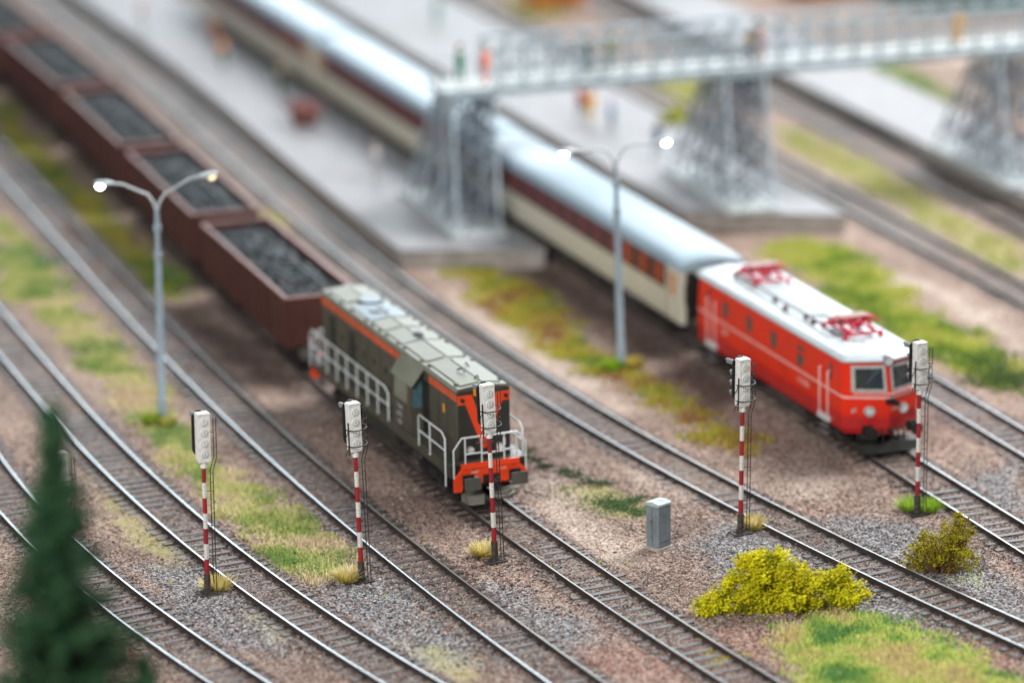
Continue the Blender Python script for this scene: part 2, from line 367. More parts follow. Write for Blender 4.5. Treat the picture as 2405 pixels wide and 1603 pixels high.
# ------------------------------------------------------------------ ground
def make_ground():
    # fine grid where the camera looks, coarse beyond
    xs = np.concatenate([np.arange(-400, -45, 20), np.arange(-45, 50, .35), np.arange(50, 420, 20)])
    ys = np.concatenate([np.arange(-60, 92, 8), np.arange(92, 140, .25), np.arange(140, 232, .5), np.arange(232, 620, 16)])
    X, Y = np.meshgrid(xs, ys); Z = hgt(X, Y)
    nx, ny = len(xs), len(ys); idx = np.arange(nx*ny).reshape(ny, nx)
    F = np.stack([idx[:-1, :-1], idx[:-1, 1:], idx[1:, 1:], idx[1:, :-1]], -1).reshape(-1, 4)
    x, y = X.ravel(), Y.ravel()
    me = fast_mesh('ground', np.stack([x, y, Z.ravel()], 1), F, sm=True)
    gr = np.zeros(x.shape); 
    for k, p in GRASS.items():
        gr = np.maximum(gr, (1-smooth(-1.2, .6, pdist(gpoly(p), x, y)+(fbm(x, y, 1.1, 31)-.5)*1.9))*.8)
    td = smooth(1.0, 1.6, track_dist(x, y))
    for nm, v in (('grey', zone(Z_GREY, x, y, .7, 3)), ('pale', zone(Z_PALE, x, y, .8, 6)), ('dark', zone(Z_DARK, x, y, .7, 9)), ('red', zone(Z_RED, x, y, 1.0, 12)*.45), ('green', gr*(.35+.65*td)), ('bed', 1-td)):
        a = me.attributes.new(nm, 'FLOAT', 'POINT'); a.data.foreach_set('value', v.astype(np.float32))
    m, nt, b = _bsdf('ground_scatter'); N = nt.nodes.new; L = nt.links.new
    tc = N('ShaderNodeTexCoord')
    def noise(sc, det=6, ro=.6):
        n = N('ShaderNodeTexNoise'); n.inputs['Scale'].default_value = sc; n.inputs['Detail'].default_value = det; n.inputs['Roughness'].default_value = ro
        L(tc.outputs['Object'], n.inputs['Vector']); return n
    def ramp(src, stops):
        r = N('ShaderNodeValToRGB'); e = r.color_ramp.elements
        while len(e) > 1: e.remove(e[-1])
        e[0].position = stops[0][0]; e[0].color = (*stops[0][1], 1)
        for p, c in stops[1:]: q = e.new(p); q.color = (*c, 1)
        L(src, r.inputs['Fac']); return r.outputs['Color']
    def mix(f, a, bb, mode='MIX'):
        x = N('ShaderNodeMix'); x.data_type = 'RGBA'; x.blend_type = mode
        if isinstance(f, float): x.inputs['Factor'].default_value = f
        else: L(f, x.inputs['Factor'])
        L(a, x.inputs['A']); L(bb, x.inputs['B']); return x.outputs['Result']
    def attr(n):
        a = N('ShaderNodeAttribute'); a.attribute_name = n; return a.outputs['Fac']
    vo = N('ShaderNodeTexVoronoi'); vo.inputs['Scale'].default_value = 13; L(tc.outputs['Object'], vo.inputs['Vector'])
    sep = N('ShaderNodeSeparateColor'); L(vo.outputs['Color'], sep.inputs[0])
    rnd = sep.outputs[0]
    base = ramp(rnd, [(0, (.085, .055, .047)), (.2, (.21, .135, .112)), (.45, (.36, .265, .225)), (.7, (.47, .375, .325)), (.88, (.58, .51, .45)), (1, (.20, .19, .18))])
    grey = ramp(rnd, [(0, (.035, .035, .04)), (.3, (.12, .12, .13)), (.6, (.26, .26, .28)), (.85, (.42, .42, .44)), (1, (.60, .58, .56))])
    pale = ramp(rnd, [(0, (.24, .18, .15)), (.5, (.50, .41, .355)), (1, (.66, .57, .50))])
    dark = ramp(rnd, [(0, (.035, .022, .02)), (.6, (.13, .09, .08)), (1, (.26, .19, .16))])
    red = ramp(rnd, [(0, (.13, .045, .035)), (.4, (.38, .17, .13)), (.75, (.52, .30, .24)), (1, (.62, .48, .42))])
    soil = ramp(noise(3, 6).outputs['Fac'], [(.3, (.28, .31, .09)), (.5, (.46, .44, .19)), (.7, (.52, .42, .27))])
    big = ramp(noise(.22, 4).outputs['Fac'], [(.35, (.68, .66, .65)), (.6, (.98, .93, .90))])
    c = mix(1.0, base, big, 'MULTIPLY')
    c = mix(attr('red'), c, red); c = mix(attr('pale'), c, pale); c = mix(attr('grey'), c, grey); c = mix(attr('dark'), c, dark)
    bedc = ramp(rnd, [(0, (.045, .036, .032)), (.5, (.19, .145, .13)), (1, (.36, .30, .27))])
    bf = N('ShaderNodeMath'); bf.operation = 'MULTIPLY'; L(attr('bed'), bf.inputs[0]); bf.inputs[1].default_value = .8
    c = mix(bf.outputs[0], c, bedc); c = mix(attr('green'), c, soil)
    L(c, b.inputs['Base Color']); b.inputs['Roughness'].default_value = .9; b.inputs['Specular IOR Level'].default_value = .25
    bp = N('ShaderNodeBump'); bp.inputs['Strength'].default_value = .9; bp.inputs['Distance'].default_value = .05; bp.invert = True
    L(vo.outputs['Distance'], bp.inputs['Height']); L(bp.outputs['Normal'], b.inputs['Normal'])
    me.materials.append(m)
    o = link_mesh('ground', me); o['kind'] = 'structure'
make_ground()

OCT_V = np.array([(1, 0, 0), (-1, 0, 0), (0, 1, 0), (0, -1, 0), (0, 0, 1), (0, 0, -1)], float)
OCT_F = np.array([(0, 2, 4), (2, 1, 4), (1, 3, 4), (3, 0, 4), (2, 0, 5), (1, 2, 5), (3, 1, 5), (0, 3, 5)])
def bits(C, R, tint, jit=.35, flat=.75):
    """many small irregular lumps: centres C (n,3), radius R (n,), colour tint (n,3)"""
    n = len(C); V = OCT_V[None]*(1+RNG.uniform(-jit, jit, (n, 6, 1)))
    a = RNG.uniform(0, 2*PI, n); ca, sa = np.cos(a), np.sin(a); b_ = RNG.uniform(-.8, .8, n); cb, sb = np.cos(b_), np.sin(b_)
    x = V[..., 0]; y = V[..., 1]; z = V[..., 2]
    x, y = x*ca[:, None]-y*sa[:, None], x*sa[:, None]+y*ca[:, None]
    y, z = y*cb[:, None]-z*sb[:, None], y*sb[:, None]+z*cb[:, None]
    V = np.stack([x, y, z*flat], -1)*R[:, None, None]+C[:, None, :]
    F = OCT_F[None]+6*np.arange(n)[:, None, None]
    return V.reshape(-1, 3), F.reshape(-1, 3), np.repeat(tint, 6, axis=0)
def pal(cols, n, w=None):
    c = np.array(cols); i = RNG.choice(len(c), n, p=w); return c[i]*RNG.uniform(.8, 1.2, (n, 1))

def make_gravel():
    n = 150000
    y = RNG.uniform(101.5, 131, n); half = 17.5*(y/104)*.98
    x = RNG.uniform(-1, 1, n)*half
    keep = RNG.random(n) < np.clip(1.15-(y-101.5)/40, .3, 1)
    x, y = x[keep], y[keep]
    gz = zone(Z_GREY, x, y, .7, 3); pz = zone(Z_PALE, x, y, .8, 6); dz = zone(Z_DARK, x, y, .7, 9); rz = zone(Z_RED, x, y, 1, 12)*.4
    g = np.zeros(x.shape)
    for k, p in GRASS.items(): g = np.maximum(g, inpoly(gpoly(p), x, y))
    k = (RNG.random(len(x)) > g*.9); x, y, gz, pz, dz, rz = [q[k] for q in (x, y, gz, pz, dz, rz)]
    n = len(x)
    base = pal([(.40, .29, .245), (.50, .40, .35), (.26, .14, .115), (.62, .55, .49), (.16, .09, .075), (.22, .205, .195), (.34, .22, .18), (.10, .085, .08)], n)
    grey = pal([(.10, .10, .11), (.20, .20, .215), (.33, .33, .35), (.48, .48, .50), (.62, .60, .58), (.28, .20, .18), (.05, .05, .055)], n)
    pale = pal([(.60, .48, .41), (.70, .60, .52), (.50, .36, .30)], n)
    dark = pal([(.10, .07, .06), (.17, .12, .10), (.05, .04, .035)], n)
    red = pal([(.42, .19, .15), (.55, .34, .28), (.28, .10, .08), (.60, .48, .42)], n)
    t = base; pk = lambda w: (RNG.random(n) < w)[:, None]
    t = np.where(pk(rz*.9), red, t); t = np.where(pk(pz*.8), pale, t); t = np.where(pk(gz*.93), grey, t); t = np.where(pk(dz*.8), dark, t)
    t = np.where((track_dist(x, y) < 1.35)[:, None] & (RNG.random(n) < .75)[:, None], t*.6, t)
    R = RNG.uniform(.022, .045, n)*(1+.6*(RNG.random(n) < .08))
    z = hgt(x, y)+R*.25
    d = track_dist(x, y); z = np.where(d < 1.3, np.minimum(z, .045), z)
    V, F, T = bits(np.stack([x, y, z], 1), R, np.clip(t*.84, 0, .8))
    o = link_mesh('gravel', fast_mesh('gravel', V, F, T, M['stone']))
    tag(o, 'loose pink, brown and grey model ballast stones between the tracks', 'gravel', kind='stuff')
make_gravel()

def grass(name, key, label, dens, h, cols, w=None, clump=.6):
    P = gpoly(GRASS[key]); lo = P.min(0); hi = P.max(0)
    n = int((hi-lo).prod()*dens); lo = lo-.6; hi = hi+.6; x = RNG.uniform(lo[0], hi[0], n); y = RNG.uniform(lo[1], hi[1], n)
    s = pdist(P, x, y)+(fbm(x, y, 1.1, 31)-.5)*1.9
    k = (RNG.random(n) > smooth(-1.1, .6, s)) & (vnoise(x, y, .5, 77)*(1+clump) > clump*RNG.random(n)) & (track_dist(x, y) > 1.25)
    x, y = x[k], y[k]; n = len(x); z = hgt(x, y)-.01
    cc = np.array(cols); ci = np.clip((fbm(x, y, 1.7, 55)-.25)/.5*len(cc)+RNG.normal(0, .7, n), 0, len(cc)-1).astype(int)
    t = cc[ci]*RNG.uniform(.75, 1.25, (n, 1))
    a = RNG.uniform(0, 2*PI, n); tl = RNG.uniform(.1, 1.1, n); H = h*RNG.uniform(.5, 1.3, n); wd = H*.16+.006
    b = np.stack([x, y, z], 1); tip = b+np.stack([np.cos(a)*np.sin(tl)*H, np.sin(a)*np.sin(tl)*H, np.cos(tl)*H], 1)
    s_ = np.stack([-np.sin(a), np.cos(a), np.zeros(n)], 1)*wd[:, None]
    V = np.stack([b-s_, b+s_, tip], 1).reshape(-1, 3); F = np.arange(3*n).reshape(-1, 3)
    o = link_mesh(name, fast_mesh(name, V, F, np.repeat(np.clip(t, 0, .9), 3, 0), M['blade']))
    return tag(o, label, 'grass', kind='stuff')
LIME = [(.17, .30, .045), (.34, .42, .075), (.45, .50, .12), (.52, .50, .17), (.46, .38, .15)]
OLIV = [(.16, .26, .04), (.36, .38, .05), (.50, .46, .06), (.46, .33, .08), (.32, .17, .08)]
grass('grass', 'g_left', 'pale yellow green turf strip behind the leftmost signal and under the left street lamp', 560, .20, [(.26, .38, .12), (.46, .50, .18), (.56, .57, .25), (.66, .62, .34), (.66, .55, .38)], clump=.7)
grass('grass', 'g_wagon', 'olive green grass strip along the near side of the coal wagons', 160, .25, [(.10, .24, .05), (.24, .34, .05), (.38, .40, .06), (.46, .40, .08)])
grass('grass', 'g_mid', 'olive and rusty orange grass patch around the right street lamp', 300, .22, OLIV)
grass('grass', 'g_far', 'bright green grass strip behind the red electric locomotive', 240, .28, [(.18, .30, .05), (.34, .44, .08), (.48, .54, .10), (.54, .54, .16)])
grass('grass', 'g_strip', 'yellow green grass strip between the two tracks at upper right', 110, .25, [(.36, .42, .12), (.46, .50, .18), (.50, .46, .24)])
grass('grass', 'g_edge', 'narrow green verge along the far side of the third platform', 90, .35, [(.14, .27, .08), (.22, .36, .12)])
grass('grass', 'g_right', 'lush lime green turf in front of the big yellow bush', 900, .18, [(.16, .34, .10), (.36, .52, .12), (.54, .62, .17), (.64, .66, .24), (.62, .52, .26)], clump=.7)
grass('grass', 'g_small', 'small sparse green patch beside the grey cabinet', 420, .12, [(.05, .15, .04), (.20, .24, .07), (.45, .38, .18)], clump=1.1)
grass('grass', 'g_moss', 'thin mossy growth on grey ballast at the bottom centre', 220, .08, [(.12, .15, .07), (.30, .27, .07), (.42, .34, .08)], clump=1.4)
grass('grass', 'g_moss2', 'thin dark moss on grey ballast to the right of the leftmost signal', 220, .08, [(.10, .12, .04), (.22, .20, .05)], clump=1.4)
grass('grass', 'g_tiny', 'small pale yellow grass spot beside the second coal wagon', 160, .3, [(.58, .55, .22), (.50, .50, .20)])
grass('grass', 'g_back', 'yellowish meadow patch at the top edge behind the passenger coaches', 50, .5, [(.48, .44, .17), (.42, .40, .15)])
grass('grass', 'g_back2', 'pale yellow grass behind the footbridge, left of its middle tower', 70, .4, [(.52, .52, .22), (.44, .46, .18)])
grass('grass', 'g_leftb', 'sparse faded grass between the two leftmost tracks', 90, .1, [(.40, .40, .16), (.52, .44, .24)], clump=1.5)

# ------------------------------------------------------------------ track building
RT = .195                                                   # rail head level
def rail_mesh(k, off, y0, y1, top):
    Y = np.arange(y0, y1+.01, .8); prof = [(-.07, .045), (.07, .045), (.07, .058), (.015, .075), (.015, .15), (.038, .165), (.038, RT-.003), (.030, RT), (-.030, RT), (-.038, RT-.003), (-.038, .165), (-.015, .15), (-.015, .075), (-.07, .058)]
    n = len(prof); V = []
    for y in Y:
        for u, v in prof:
            p = tpt(k, y, off+u); V.append((p.x, p.y, v))
    F = []; mi = []
    for i in range(len(Y)-1):
        for j in range(n):
            F.append((i*n+j, (i+1)*n+j, (i+1)*n+(j+1) % n, i*n+(j+1) % n)); mi.append(1 if j in (6, 7, 8) else 0)
    F = F + [tuple(range(n)), tuple((len(Y)-1)*n+np.arange(n)[::-1])]; mi += [0, 0]
    me = bpy.data.meshes.new('rail'); me.from_pydata(V, [], [tuple(int(q) for q in f) for f in F]); me.materials.append(M['railside']); me.materials.append(M[top])
    me.polygons.foreach_set('material_index', mi); return me
def tie_template(i):
    mb = MB(); r = random.Random(i)
    L = 2.5; w = .25; mb.prism([(-w/2, -.16), (w/2, -.16), (w/2, .02), (w/2-.02, .042), (-w/2+.02, .042), (-w/2, .02)], -L/2, L/2, 'Y')
    for s in (-1, 1):
        for q in (-1, 1):
            mb.box((0, s*.7525+q*.115, .055), (.10, .05, .03))
    me = bpy.data.meshes.new('sleeper'); me.from_pydata(mb.v, [], mb.f); me.materials.append(M['tie']); return me
TIES = [tie_template(i) for i in range(3)]
TRACK_LABELS = {'A': ('leftmost track, curving out from behind the dark conifer', 100, 175, .60, 'railtop'), 'B': ('track with bright rails passing behind the leftmost signal', 99, 165, .60, 'railtop'),
 'G': ('track running between the second signal and the green locomotive', 99, 215, .61, 'railtop'), 'C': ('track carrying the green diesel locomotive and coal wagons', 98, 236, .63, 'railtop_d'),
 'H': ('long empty track between the two trains, passing behind the grey cabinet', 99, 236, .66, 'railtop_m'), 'E': ('track carrying the red locomotive and passenger coaches', 98, 236, .64, 'railtop_m'),
 'F': ('track just beyond the red locomotive on its far side', 104, 236, .64, 'railtop_m'), 'I': ('blurred track beside the middle platform at upper right', 120, 236, .64, 'railtop_d'), 'J': ('farthest blurred track, along the near edge of the third platform', 120, 236, .64, 'railtop_d')}
for k, (lab, y0, y1, sp, top) in TRACK_LABELS.items():
    root = empty('railway_track', (*tpt(k, y0), 0)); tag(root, lab, 'track', 'parallel railway tracks')
    inv = Matrix.Translation((-root.location.x, -root.location.y, 0))
    for s in (-1, 1):
        o = link_mesh('rail', rail_mesh(k, s*.7525, y0, y1, top if not (k == 'G' and s > 0) else 'railtop_d'), root); o.matrix_parent_inverse = inv
    # sleepers: step along the curve
    Y = y0; L = []
    while Y < y1:
        x, sl = tx(k, Y); L.append((x, Y, sl)); Y += sp/math.sqrt(1+sl*sl)
    vis = [p for p in L if abs(p[0]) < p[1]*.158 and p[1] > 102.5]
    near = sorted(vis, key=lambda p: p[1])[:95]; ns = set(p[1] for p in near); rest = [p for p in L if p[1] not in ns]
    for i, (x, y, sl) in enumerate(near):
        o = link_mesh('sleeper', TIES[i % 3], root); o.matrix_parent_inverse = inv
        o.location = (x+random.uniform(-.03, .03), y+random.uniform(-.02, .02), random.uniform(-.012, .012)); o.rotation_euler = (0, 0, math.atan2(1, sl)+random.uniform(-.02, .02))
    if rest:
        mb = MB()
        for (x, y, sl) in rest: mb.prism([(-.125, -.16), (.125, -.16), (.125, .04), (-.125, .04)], -1.25, 1.25, 'Y', T=Matrix.Translation((x, y, 0)) @ Matrix.Rotation(math.atan2(1, sl), 4, 'Z'))
        o = mb.build('sleeper_row', 'tie', root); o.matrix_parent_inverse = inv; o['kind'] = 'stuff'

# ------------------------------------------------------------------ platforms
def platform(name, label, edge_a, edge_b, Y0, Y1, H=.8, cut=None):
    """slab between two offset track lines"""
    ys = np.linspace(Y0, Y1, 24); A = [edge_a(y) for y in ys]; B = [edge_b(y) for y in ys]
    root = empty(name, (*A[0], 0)); inv = Matrix.Translation((-A[0][0], -A[0][1], 0)); tag(root, label, 'platform', 'station platforms')
    mb = MB(); mb.loft([[(a[0], a[1], -.3), (b[0], b[1], -.3), (b[0], b[1], H-.13), (a[0], a[1], H-.13)] for a, b in zip(A, B)])
    o = mb.build('platform_wall', 'plat_edge', root); o.matrix_parent_inverse = inv
    mb = MB(); mb.loft([[(a[0]-.05, a[1]-.05, H-.13+.003), (b[0]+.05, b[1]-.02, H-.13+.003), (b[0]+.05, b[1]-.02, H), (a[0]-.05, a[1]-.05, H)] for a, b in zip(A, B)])
    o = mb.build('platform_top', 'platform', root); o.matrix_parent_inverse = inv
    for e, s in ((A, 1), (B, -1)):
        mb = MB(); mb.loft([[(a[0]+s*.12, a[1], H+.002), (a[0]+s*.55, a[1], H+.002), (a[0]+s*.55, a[1], H+.012), (a[0]+s*.12, a[1], H+.012)] for a in e])
        o = mb.build('edge_stone', 'platform', root); o.matrix_parent_inverse = inv
platform('platform', 'grey platform under the left bridge tower, left of the passenger coaches', lambda y: tuple(tpt('H', y, 1.45)), lambda y: tuple(tpt('E', y+.9, -1.75)), 154.4, 232)
platform('platform', 'grey platform under the middle bridge tower, beyond the passenger coaches', lambda y: tuple(tpt('E', y-.4, 6.65)), lambda y: tuple(tpt('I', y+1.0, -2.3)), 159.6, 232)
platform('platform', 'broad pale platform under the right bridge tower at the upper right', lambda y: tuple(tpt('J', y, 1.3)), lambda y: tuple(tpt('J', y, 6.1)), 140, 232)

# ------------------------------------------------------------------ signals
def make_signal(cage=True):
    root = empty('light_signal', (0, 0, 0))
    mb = MB(); mb.box((0, 0, .03), (.72, .56, .06)); mb.box((0, 0, .075), (.42, .36, .03))
    for sx in (-.28, .28):
        for sy in (-.2, .2): mb.cyl((sx, sy, -.15), (sx, sy, .1), .03, 6)
    mb.build('base_plate', 'base', root, bevel=.012)
    mb = MB(); mb.cyl((0, 0, .09), (0, 0, .72), .115, 14); mb.cyl((0, 0, .09), (0, 0, .17), .16, 14); mb.build('socket', 'base', root)
    mb = MB(); z0 = .7; hb = (4.42-z0)/7
    for i in range(7):
        r0 = .084-.002*i; mb.cyl((0, 0, z0+i*hb), (0, 0, z0+(i+1)*hb), r0, 14, mi=i % 2)
    mb.build('mast', ['mast_red', 'mast_white'], root)
    # head: local +y is where the lamps shine, the camera sees the -y back
    mb = MB(); mb.cyl((0, 0, 4.40), (0, 0, 4.62), .115, 14); mb.prism([(-.20, 4.60), (.20, 4.60), (.22, 4.72), (.22, 6.22), (-.22, 6.22), (-.22, 4.72)], -.14, .15, 'Y')
    mb.prism([(-.24, 6.22), (.24, 6.22), (.20, 6.29), (-.20, 6.29)], -.16, .17, 'Y')
    head = mb.build('signal_head', 'white', root, bevel=.012)
    for i in range(4):
        z = 5.98-i*.36; mb = MB(); mb.cyl((0, -.141, z), (0, -.166, z), .125, 20); mb.cyl((0, -.1665, z), (0, -.172, z), .09, 20); mb.build('lamp_cover', 'white', head, bevel=.008)
        mb = MB()
        ring = [(.112*math.cos(a), -.168, z+.112*math.sin(a)) for a in np.linspace(0, 2*PI, 19)]
        mb.tube(ring, .010, 5, cap=False); mb.box((0, -.176, z), (.03, .014, .11)); mb.build('cover_ring', 'ringgrey', head)
    MB().box((.01, -.148, 4.86), (.24, .016, .19)).build('cover_plate', 'mast_white', head, bevel=.008)
    mb = MB(); mb.tube([(-.03, 0, 6.28), (-.03, 0, 6.34), (.0, 0, 6.37), (.03, 0, 6.34), (.03, 0, 6.28)], .012, 6); mb.build('lifting_eye', 'white', head)
    # black background plate
    mb = MB(); pts = []
    for a in np.linspace(0, PI, 10): pts.append((.30*math.cos(a), 6.04+.30*math.sin(a)))
    for a in np.linspace(PI, 2*PI, 10): pts.append((.30*math.cos(a), 5.03+.28*math.sin(a)))
    mb.prism(pts, .19, .235, 'Y'); mb.cyl((0, .14, 5.9), (0, .2, 5.9), .05, 8); mb.cyl((0, .14, 5.1), (0, .2, 5.1), .05, 8)
    pl = mb.build('background_plate', 'black', root)
    for i in range(4):
        z = 6.02-i*.36; mb = MB(); L = .74 if i == 0 else .50; secs = []
        for t in (0, 1):
            y = .22+t*L; prof = []
            for a in np.linspace(-.5, PI+.5, 12): prof.append((.11*math.cos(a)*(1-.12*t), y-(.10 if (t and math.sin(a) < .3) else 0), z-.04*t+.11*math.sin(a)*(1-.12*t)))
            for a in np.linspace(PI+.5, -.5, 12): prof.append((.09*math.cos(a)*(1-.12*t), y-(.10 if (t and math.sin(a) < .3) else 0), z-.04*t+.09*math.sin(a)*(1-.12*t)))
            secs.append(prof)
        mb.loft(secs); mb.build('lamp_hood', 'hood', pl)
        mb = MB(); mb.cyl((0, .225, z), (0, .245, z), .08, 14); mb.build('lens', 'glass', pl)
    # ladder, on the right hand back side
    def lx(z): return (.22, -.06) if z < 4.35 else (.22+(min(z, 4.85)-4.35)*.28, -.06)
    mb = MB()
    for s in (0, .135):
        pts = [(.185+s*.55, -.10-s*.5, .02), (.185+s*.55, -.10-s*.5, 4.3), (.33+s*.55, -.10-s*.5, 4.75), (.335+s*.55, -.10-s*.5, 6.1)]
        mb.tube(pts, .016, 6)
    z = .3
    while z < 6.05:
        o = 0 if z < 4.3 else min(.145, (z-4.3)/.45*.145)
        mb.bar((.185+o, -.10, z), (.185+o+.074, -.168, z), .014, .014); z += .30
    for z in (1.2, 2.4, 3.6): mb.bar((0, 0, z), (.22, -.13, z), .02, .02)
    mb.bar((.2, 0, 5.6), (.34, -.1, 5.6), .02, .02); mb.build('ladder', 'wire', root)
    if cage:
        for z in (5.42, 4.86):
            mb = MB(); pts = []
            for a in np.linspace(PI*1.02, 2*PI+.75, 16): pts.append((.06+.36*math.cos(a), -.02+.40*math.sin(a), z+.03*math.cos(a)))
            pts.append((.26, .16, z)); mb.tube(pts, .021, 6)
            mb.tube([(-.26, -.10, z-.02), (-.27, -.06, z-.16), (-.32, .0, z-.34), (-.35, .0, z-.42)], .014, 5)
            mb.tube([(.40, -.10, z-.02), (.36, -.06, z-.16), (.30, 0, z-.34)], .014, 5)
            mb.build('safety_hoop', 'wire', root)
        mb = MB(); mb.cyl((-.27, -.13, 4.5), (-.27, -.13, 5.65), .022, 6); mb.build('cage_post', 'wire', root)
    return root
def place_signal(root, px, py, dx, face, label, scale=1.0, xy=None):
    x, y = xy if xy else G(px, py); root.location = (x, y, h1(x, y)+.02); root.scale = (scale,)*3
    root.rotation_mode = 'XYZ'
    Mx = Matrix.Translation(root.location) @ Matrix.Rotation(math.atan2(dx, 6.4), 4, 'Y') @ Matrix.Rotation(math.radians(face-90), 4, 'Z')
    root.rotation_euler = Mx.to_euler(); root.scale = (scale,)*3
    tag(root, label, 'railway signal', 'tall railway light signals')
s_plain = make_signal(False); s_cage = make_signal(True)
place_signal(s_plain, 488, 1397, .07, 116, 'leftmost full signal, its red and white mast without safety hoops')
place_signal(s_cage, 850, 1356, -.137, 119, 'hooped signal left of the green locomotive, dry grass tuft at its left')
s3 = copy_tree(s_cage); place_signal(s3, 1163, 1317, -.167, 117, 'hooped signal standing right in front of the green locomotive')
s4 = copy_tree(s_cage); place_signal(s4, 1739, 1257, .10, 121, 'hooped signal behind the big yellow bush, dry tuft at its right')
s5 = copy_tree(s_cage); place_signal(s5, 2154, 1206, .03, 118, 'rightmost hooped signal, in front of the red locomotive')
s6 = copy_tree(s_cage); place_signal(s6, 0, 0, .0, 120, 'signal mostly hidden behind the dark conifer at the left edge', xy=(-14.4, 108.2))

# ------------------------------------------------------------------ grass tufts
def tuft(px, py, r, h, cols, label, n=380, grp='grass tufts at the signal bases'):
    r *= 1.1; h *= 1.1; x0, y0 = G(px, py); z0 = max(h1(x0, y0), 0)
    a = RNG.uniform(0, 2*PI, n); rr = r*np.sqrt(RNG.random(n))*.55; lean = RNG.uniform(.05, 1.15, n); H = h*RNG.uniform(.6, 1.15, n)
    b = np.stack([rr*np.cos(a), rr*np.sin(a), np.full(n, -.02)], 1); dirx = np.cos(a+RNG.normal(0, .3, n)); diry = np.sin(a+RNG.normal(0, .3, n))
    mid = b+np.stack([dirx*np.sin(lean)*H*.5, diry*np.sin(lean)*H*.5, np.cos(lean)*H*.55], 1)
    tip = b+np.stack([dirx*np.sin(lean)*H*1.1, diry*np.sin(lean)*H*1.1, np.cos(lean)*H*.95], 1)
    s = np.stack([-diry, dirx, np.zeros(n)], 1)*.020
    V = np.stack([b-s, b+s, mid+s*.8, mid-s*.8, tip], 1).reshape(-1, 3); o5 = 5*np.arange(n)[:, None]
    F = np.concatenate([o5+[[0, 1, 2]], o5+[[0, 2, 3]], o5+[[3, 2, 4]]], 0)
    cb = pal(cols[0], n); ct = pal(cols[1], n)
    T = np.stack([cb, cb, (cb+ct)/2, (cb+ct)/2, ct], 1).reshape(-1, 3)
    o = link_mesh('grass_tuft', fast_mesh('grass_tuft', V, F, np.clip(T, 0, .95), M['blade'])); o.location = (x0, y0, z0)
    tag(o, label, 'grass tuft', grp)
DRY = ([(.50, .48, .04), (.60, .45, .07), (.34, .38, .05)], [(.92, .80, .55), (.95, .66, .32), (.95, .92, .80), (.80, .68, .15)])
GRN = ([(.25, .42, .03), (.20, .34, .03)], [(.45, .68, .08), (.38, .60, .07)])
tuft(508, 1386, .55, .55, DRY, 'dry straw coloured tuft behind the base of the leftmost full signal')
tuft(815, 1361, .52, .48, DRY, 'yellow straw tuft left of the base of the second signal')
tuft(1136, 1301, .50, .50, DRY, 'straw tuft left of the signal in front of the green locomotive')
tuft(1766, 1243, .42, .55, DRY, 'orange dry tuft right of the signal behind the big yellow bush')
tuft(2138, 1196, .5, .5, GRN, 'bright green tuft at left of the base of the rightmost signal', 260)
tuft(2178, 1199, .5, .5, GRN, 'bright green tuft at right of the base of the rightmost signal', 260)
LG = 'green clumps at the street lamp feet'
tuft(358, 993, .55, .42, ([(.16, .28, .02)], [(.30, .42, .03)]), 'green clump left of the foot of the left street lamp', 240, LG)
tuft(392, 998, .5, .36, ([(.32, .34, .04)], [(.48, .44, .10)]), 'yellowish clump right of the foot of the left street lamp', 200, LG)
tuft(1442, 866, .62, .5, ([(.20, .38, .02)], [(.36, .55, .03)]), 'vivid green clump left of the foot of the right street lamp', 260, LG)
tuft(1488, 858, .6, .42, ([(.45, .36, .05)], [(.60, .48, .12)]), 'ochre clump right of the foot of the right street lamp', 240, LG)
def crumbs(name, pts, n, spread, cols, label, rmin=.02, rmax=.05, hh=.12):
    C = []; 
    for (px, py) in pts:
        x, y = G(px, py); q = RNG.normal(0, spread, (n, 2)); C.append(np.stack([x+q[:, 0], y+q[:, 1]], 1))
    C = np.concatenate(C); z = hgt(C[:, 0], C[:, 1])+RNG.random(len(C))*hh
    V, F, T = bits(np.stack([C[:, 0], C[:, 1], z], 1), RNG.uniform(rmin, rmax, len(C)), pal(cols, len(C)))
    o = link_mesh(name, fast_mesh(name, V, F, T, M['foam'])); tag(o, label, 'ground cover', kind='stuff')
crumbs('ground_cover', [(1235, 1055), (1255, 1075), (1280, 1095), (1330, 1105), (1350, 1118), (1385, 1135), (1415, 1140)], 110, .22, [(.04, .10, .04), (.06, .13, .05), (.05, .09, .05)], 'dark green moss crumbs trailing right of the green locomotive nose')
crumbs('ground_cover', [(1430, 1185), (1460, 1195), (1490, 1180), (1500, 1205)], 160, .25, [(.05, .13, .05), (.08, .17, .06)], 'dark green moss heap just left of the grey cabinet')
crumbs('ground_cover', [(2330, 850), (2370, 880), (2400, 900), (2330, 890)], 220, .6, [(.05, .11, .04), (.08, .16, .05)], 'dark green moss mound at the right edge beyond the farthest sharp track', .04, .09, .25)
crumbs('ground_cover', [(20, 580), (60, 600), (100, 620), (120, 660), (235, 815)], 160, .55, [(.05, .20, .07), (.07, .24, .08)], 'dark green patches of moss at the left edge of the turf strip', .04, .08, .12)
crumbs('ground_cover', [(2250, 1355), (2285, 1350), (2300, 1365), (2270, 1330)], 100, .22, [(.62, .68, .64), (.70, .74, .72), (.45, .50, .10)], 'whitish green lichen crumbs beside the small brown shrub', .02, .04, .05)
crumbs('ground_cover', [(750, 1335), (700, 1320), (660, 1300), (780, 1300)], 320, .45, [(.20, .38, .06), (.34, .48, .10), (.10, .26, .07)], 'fresh green foam crumbs at the lower end of the left turf strip', .02, .045, .14)

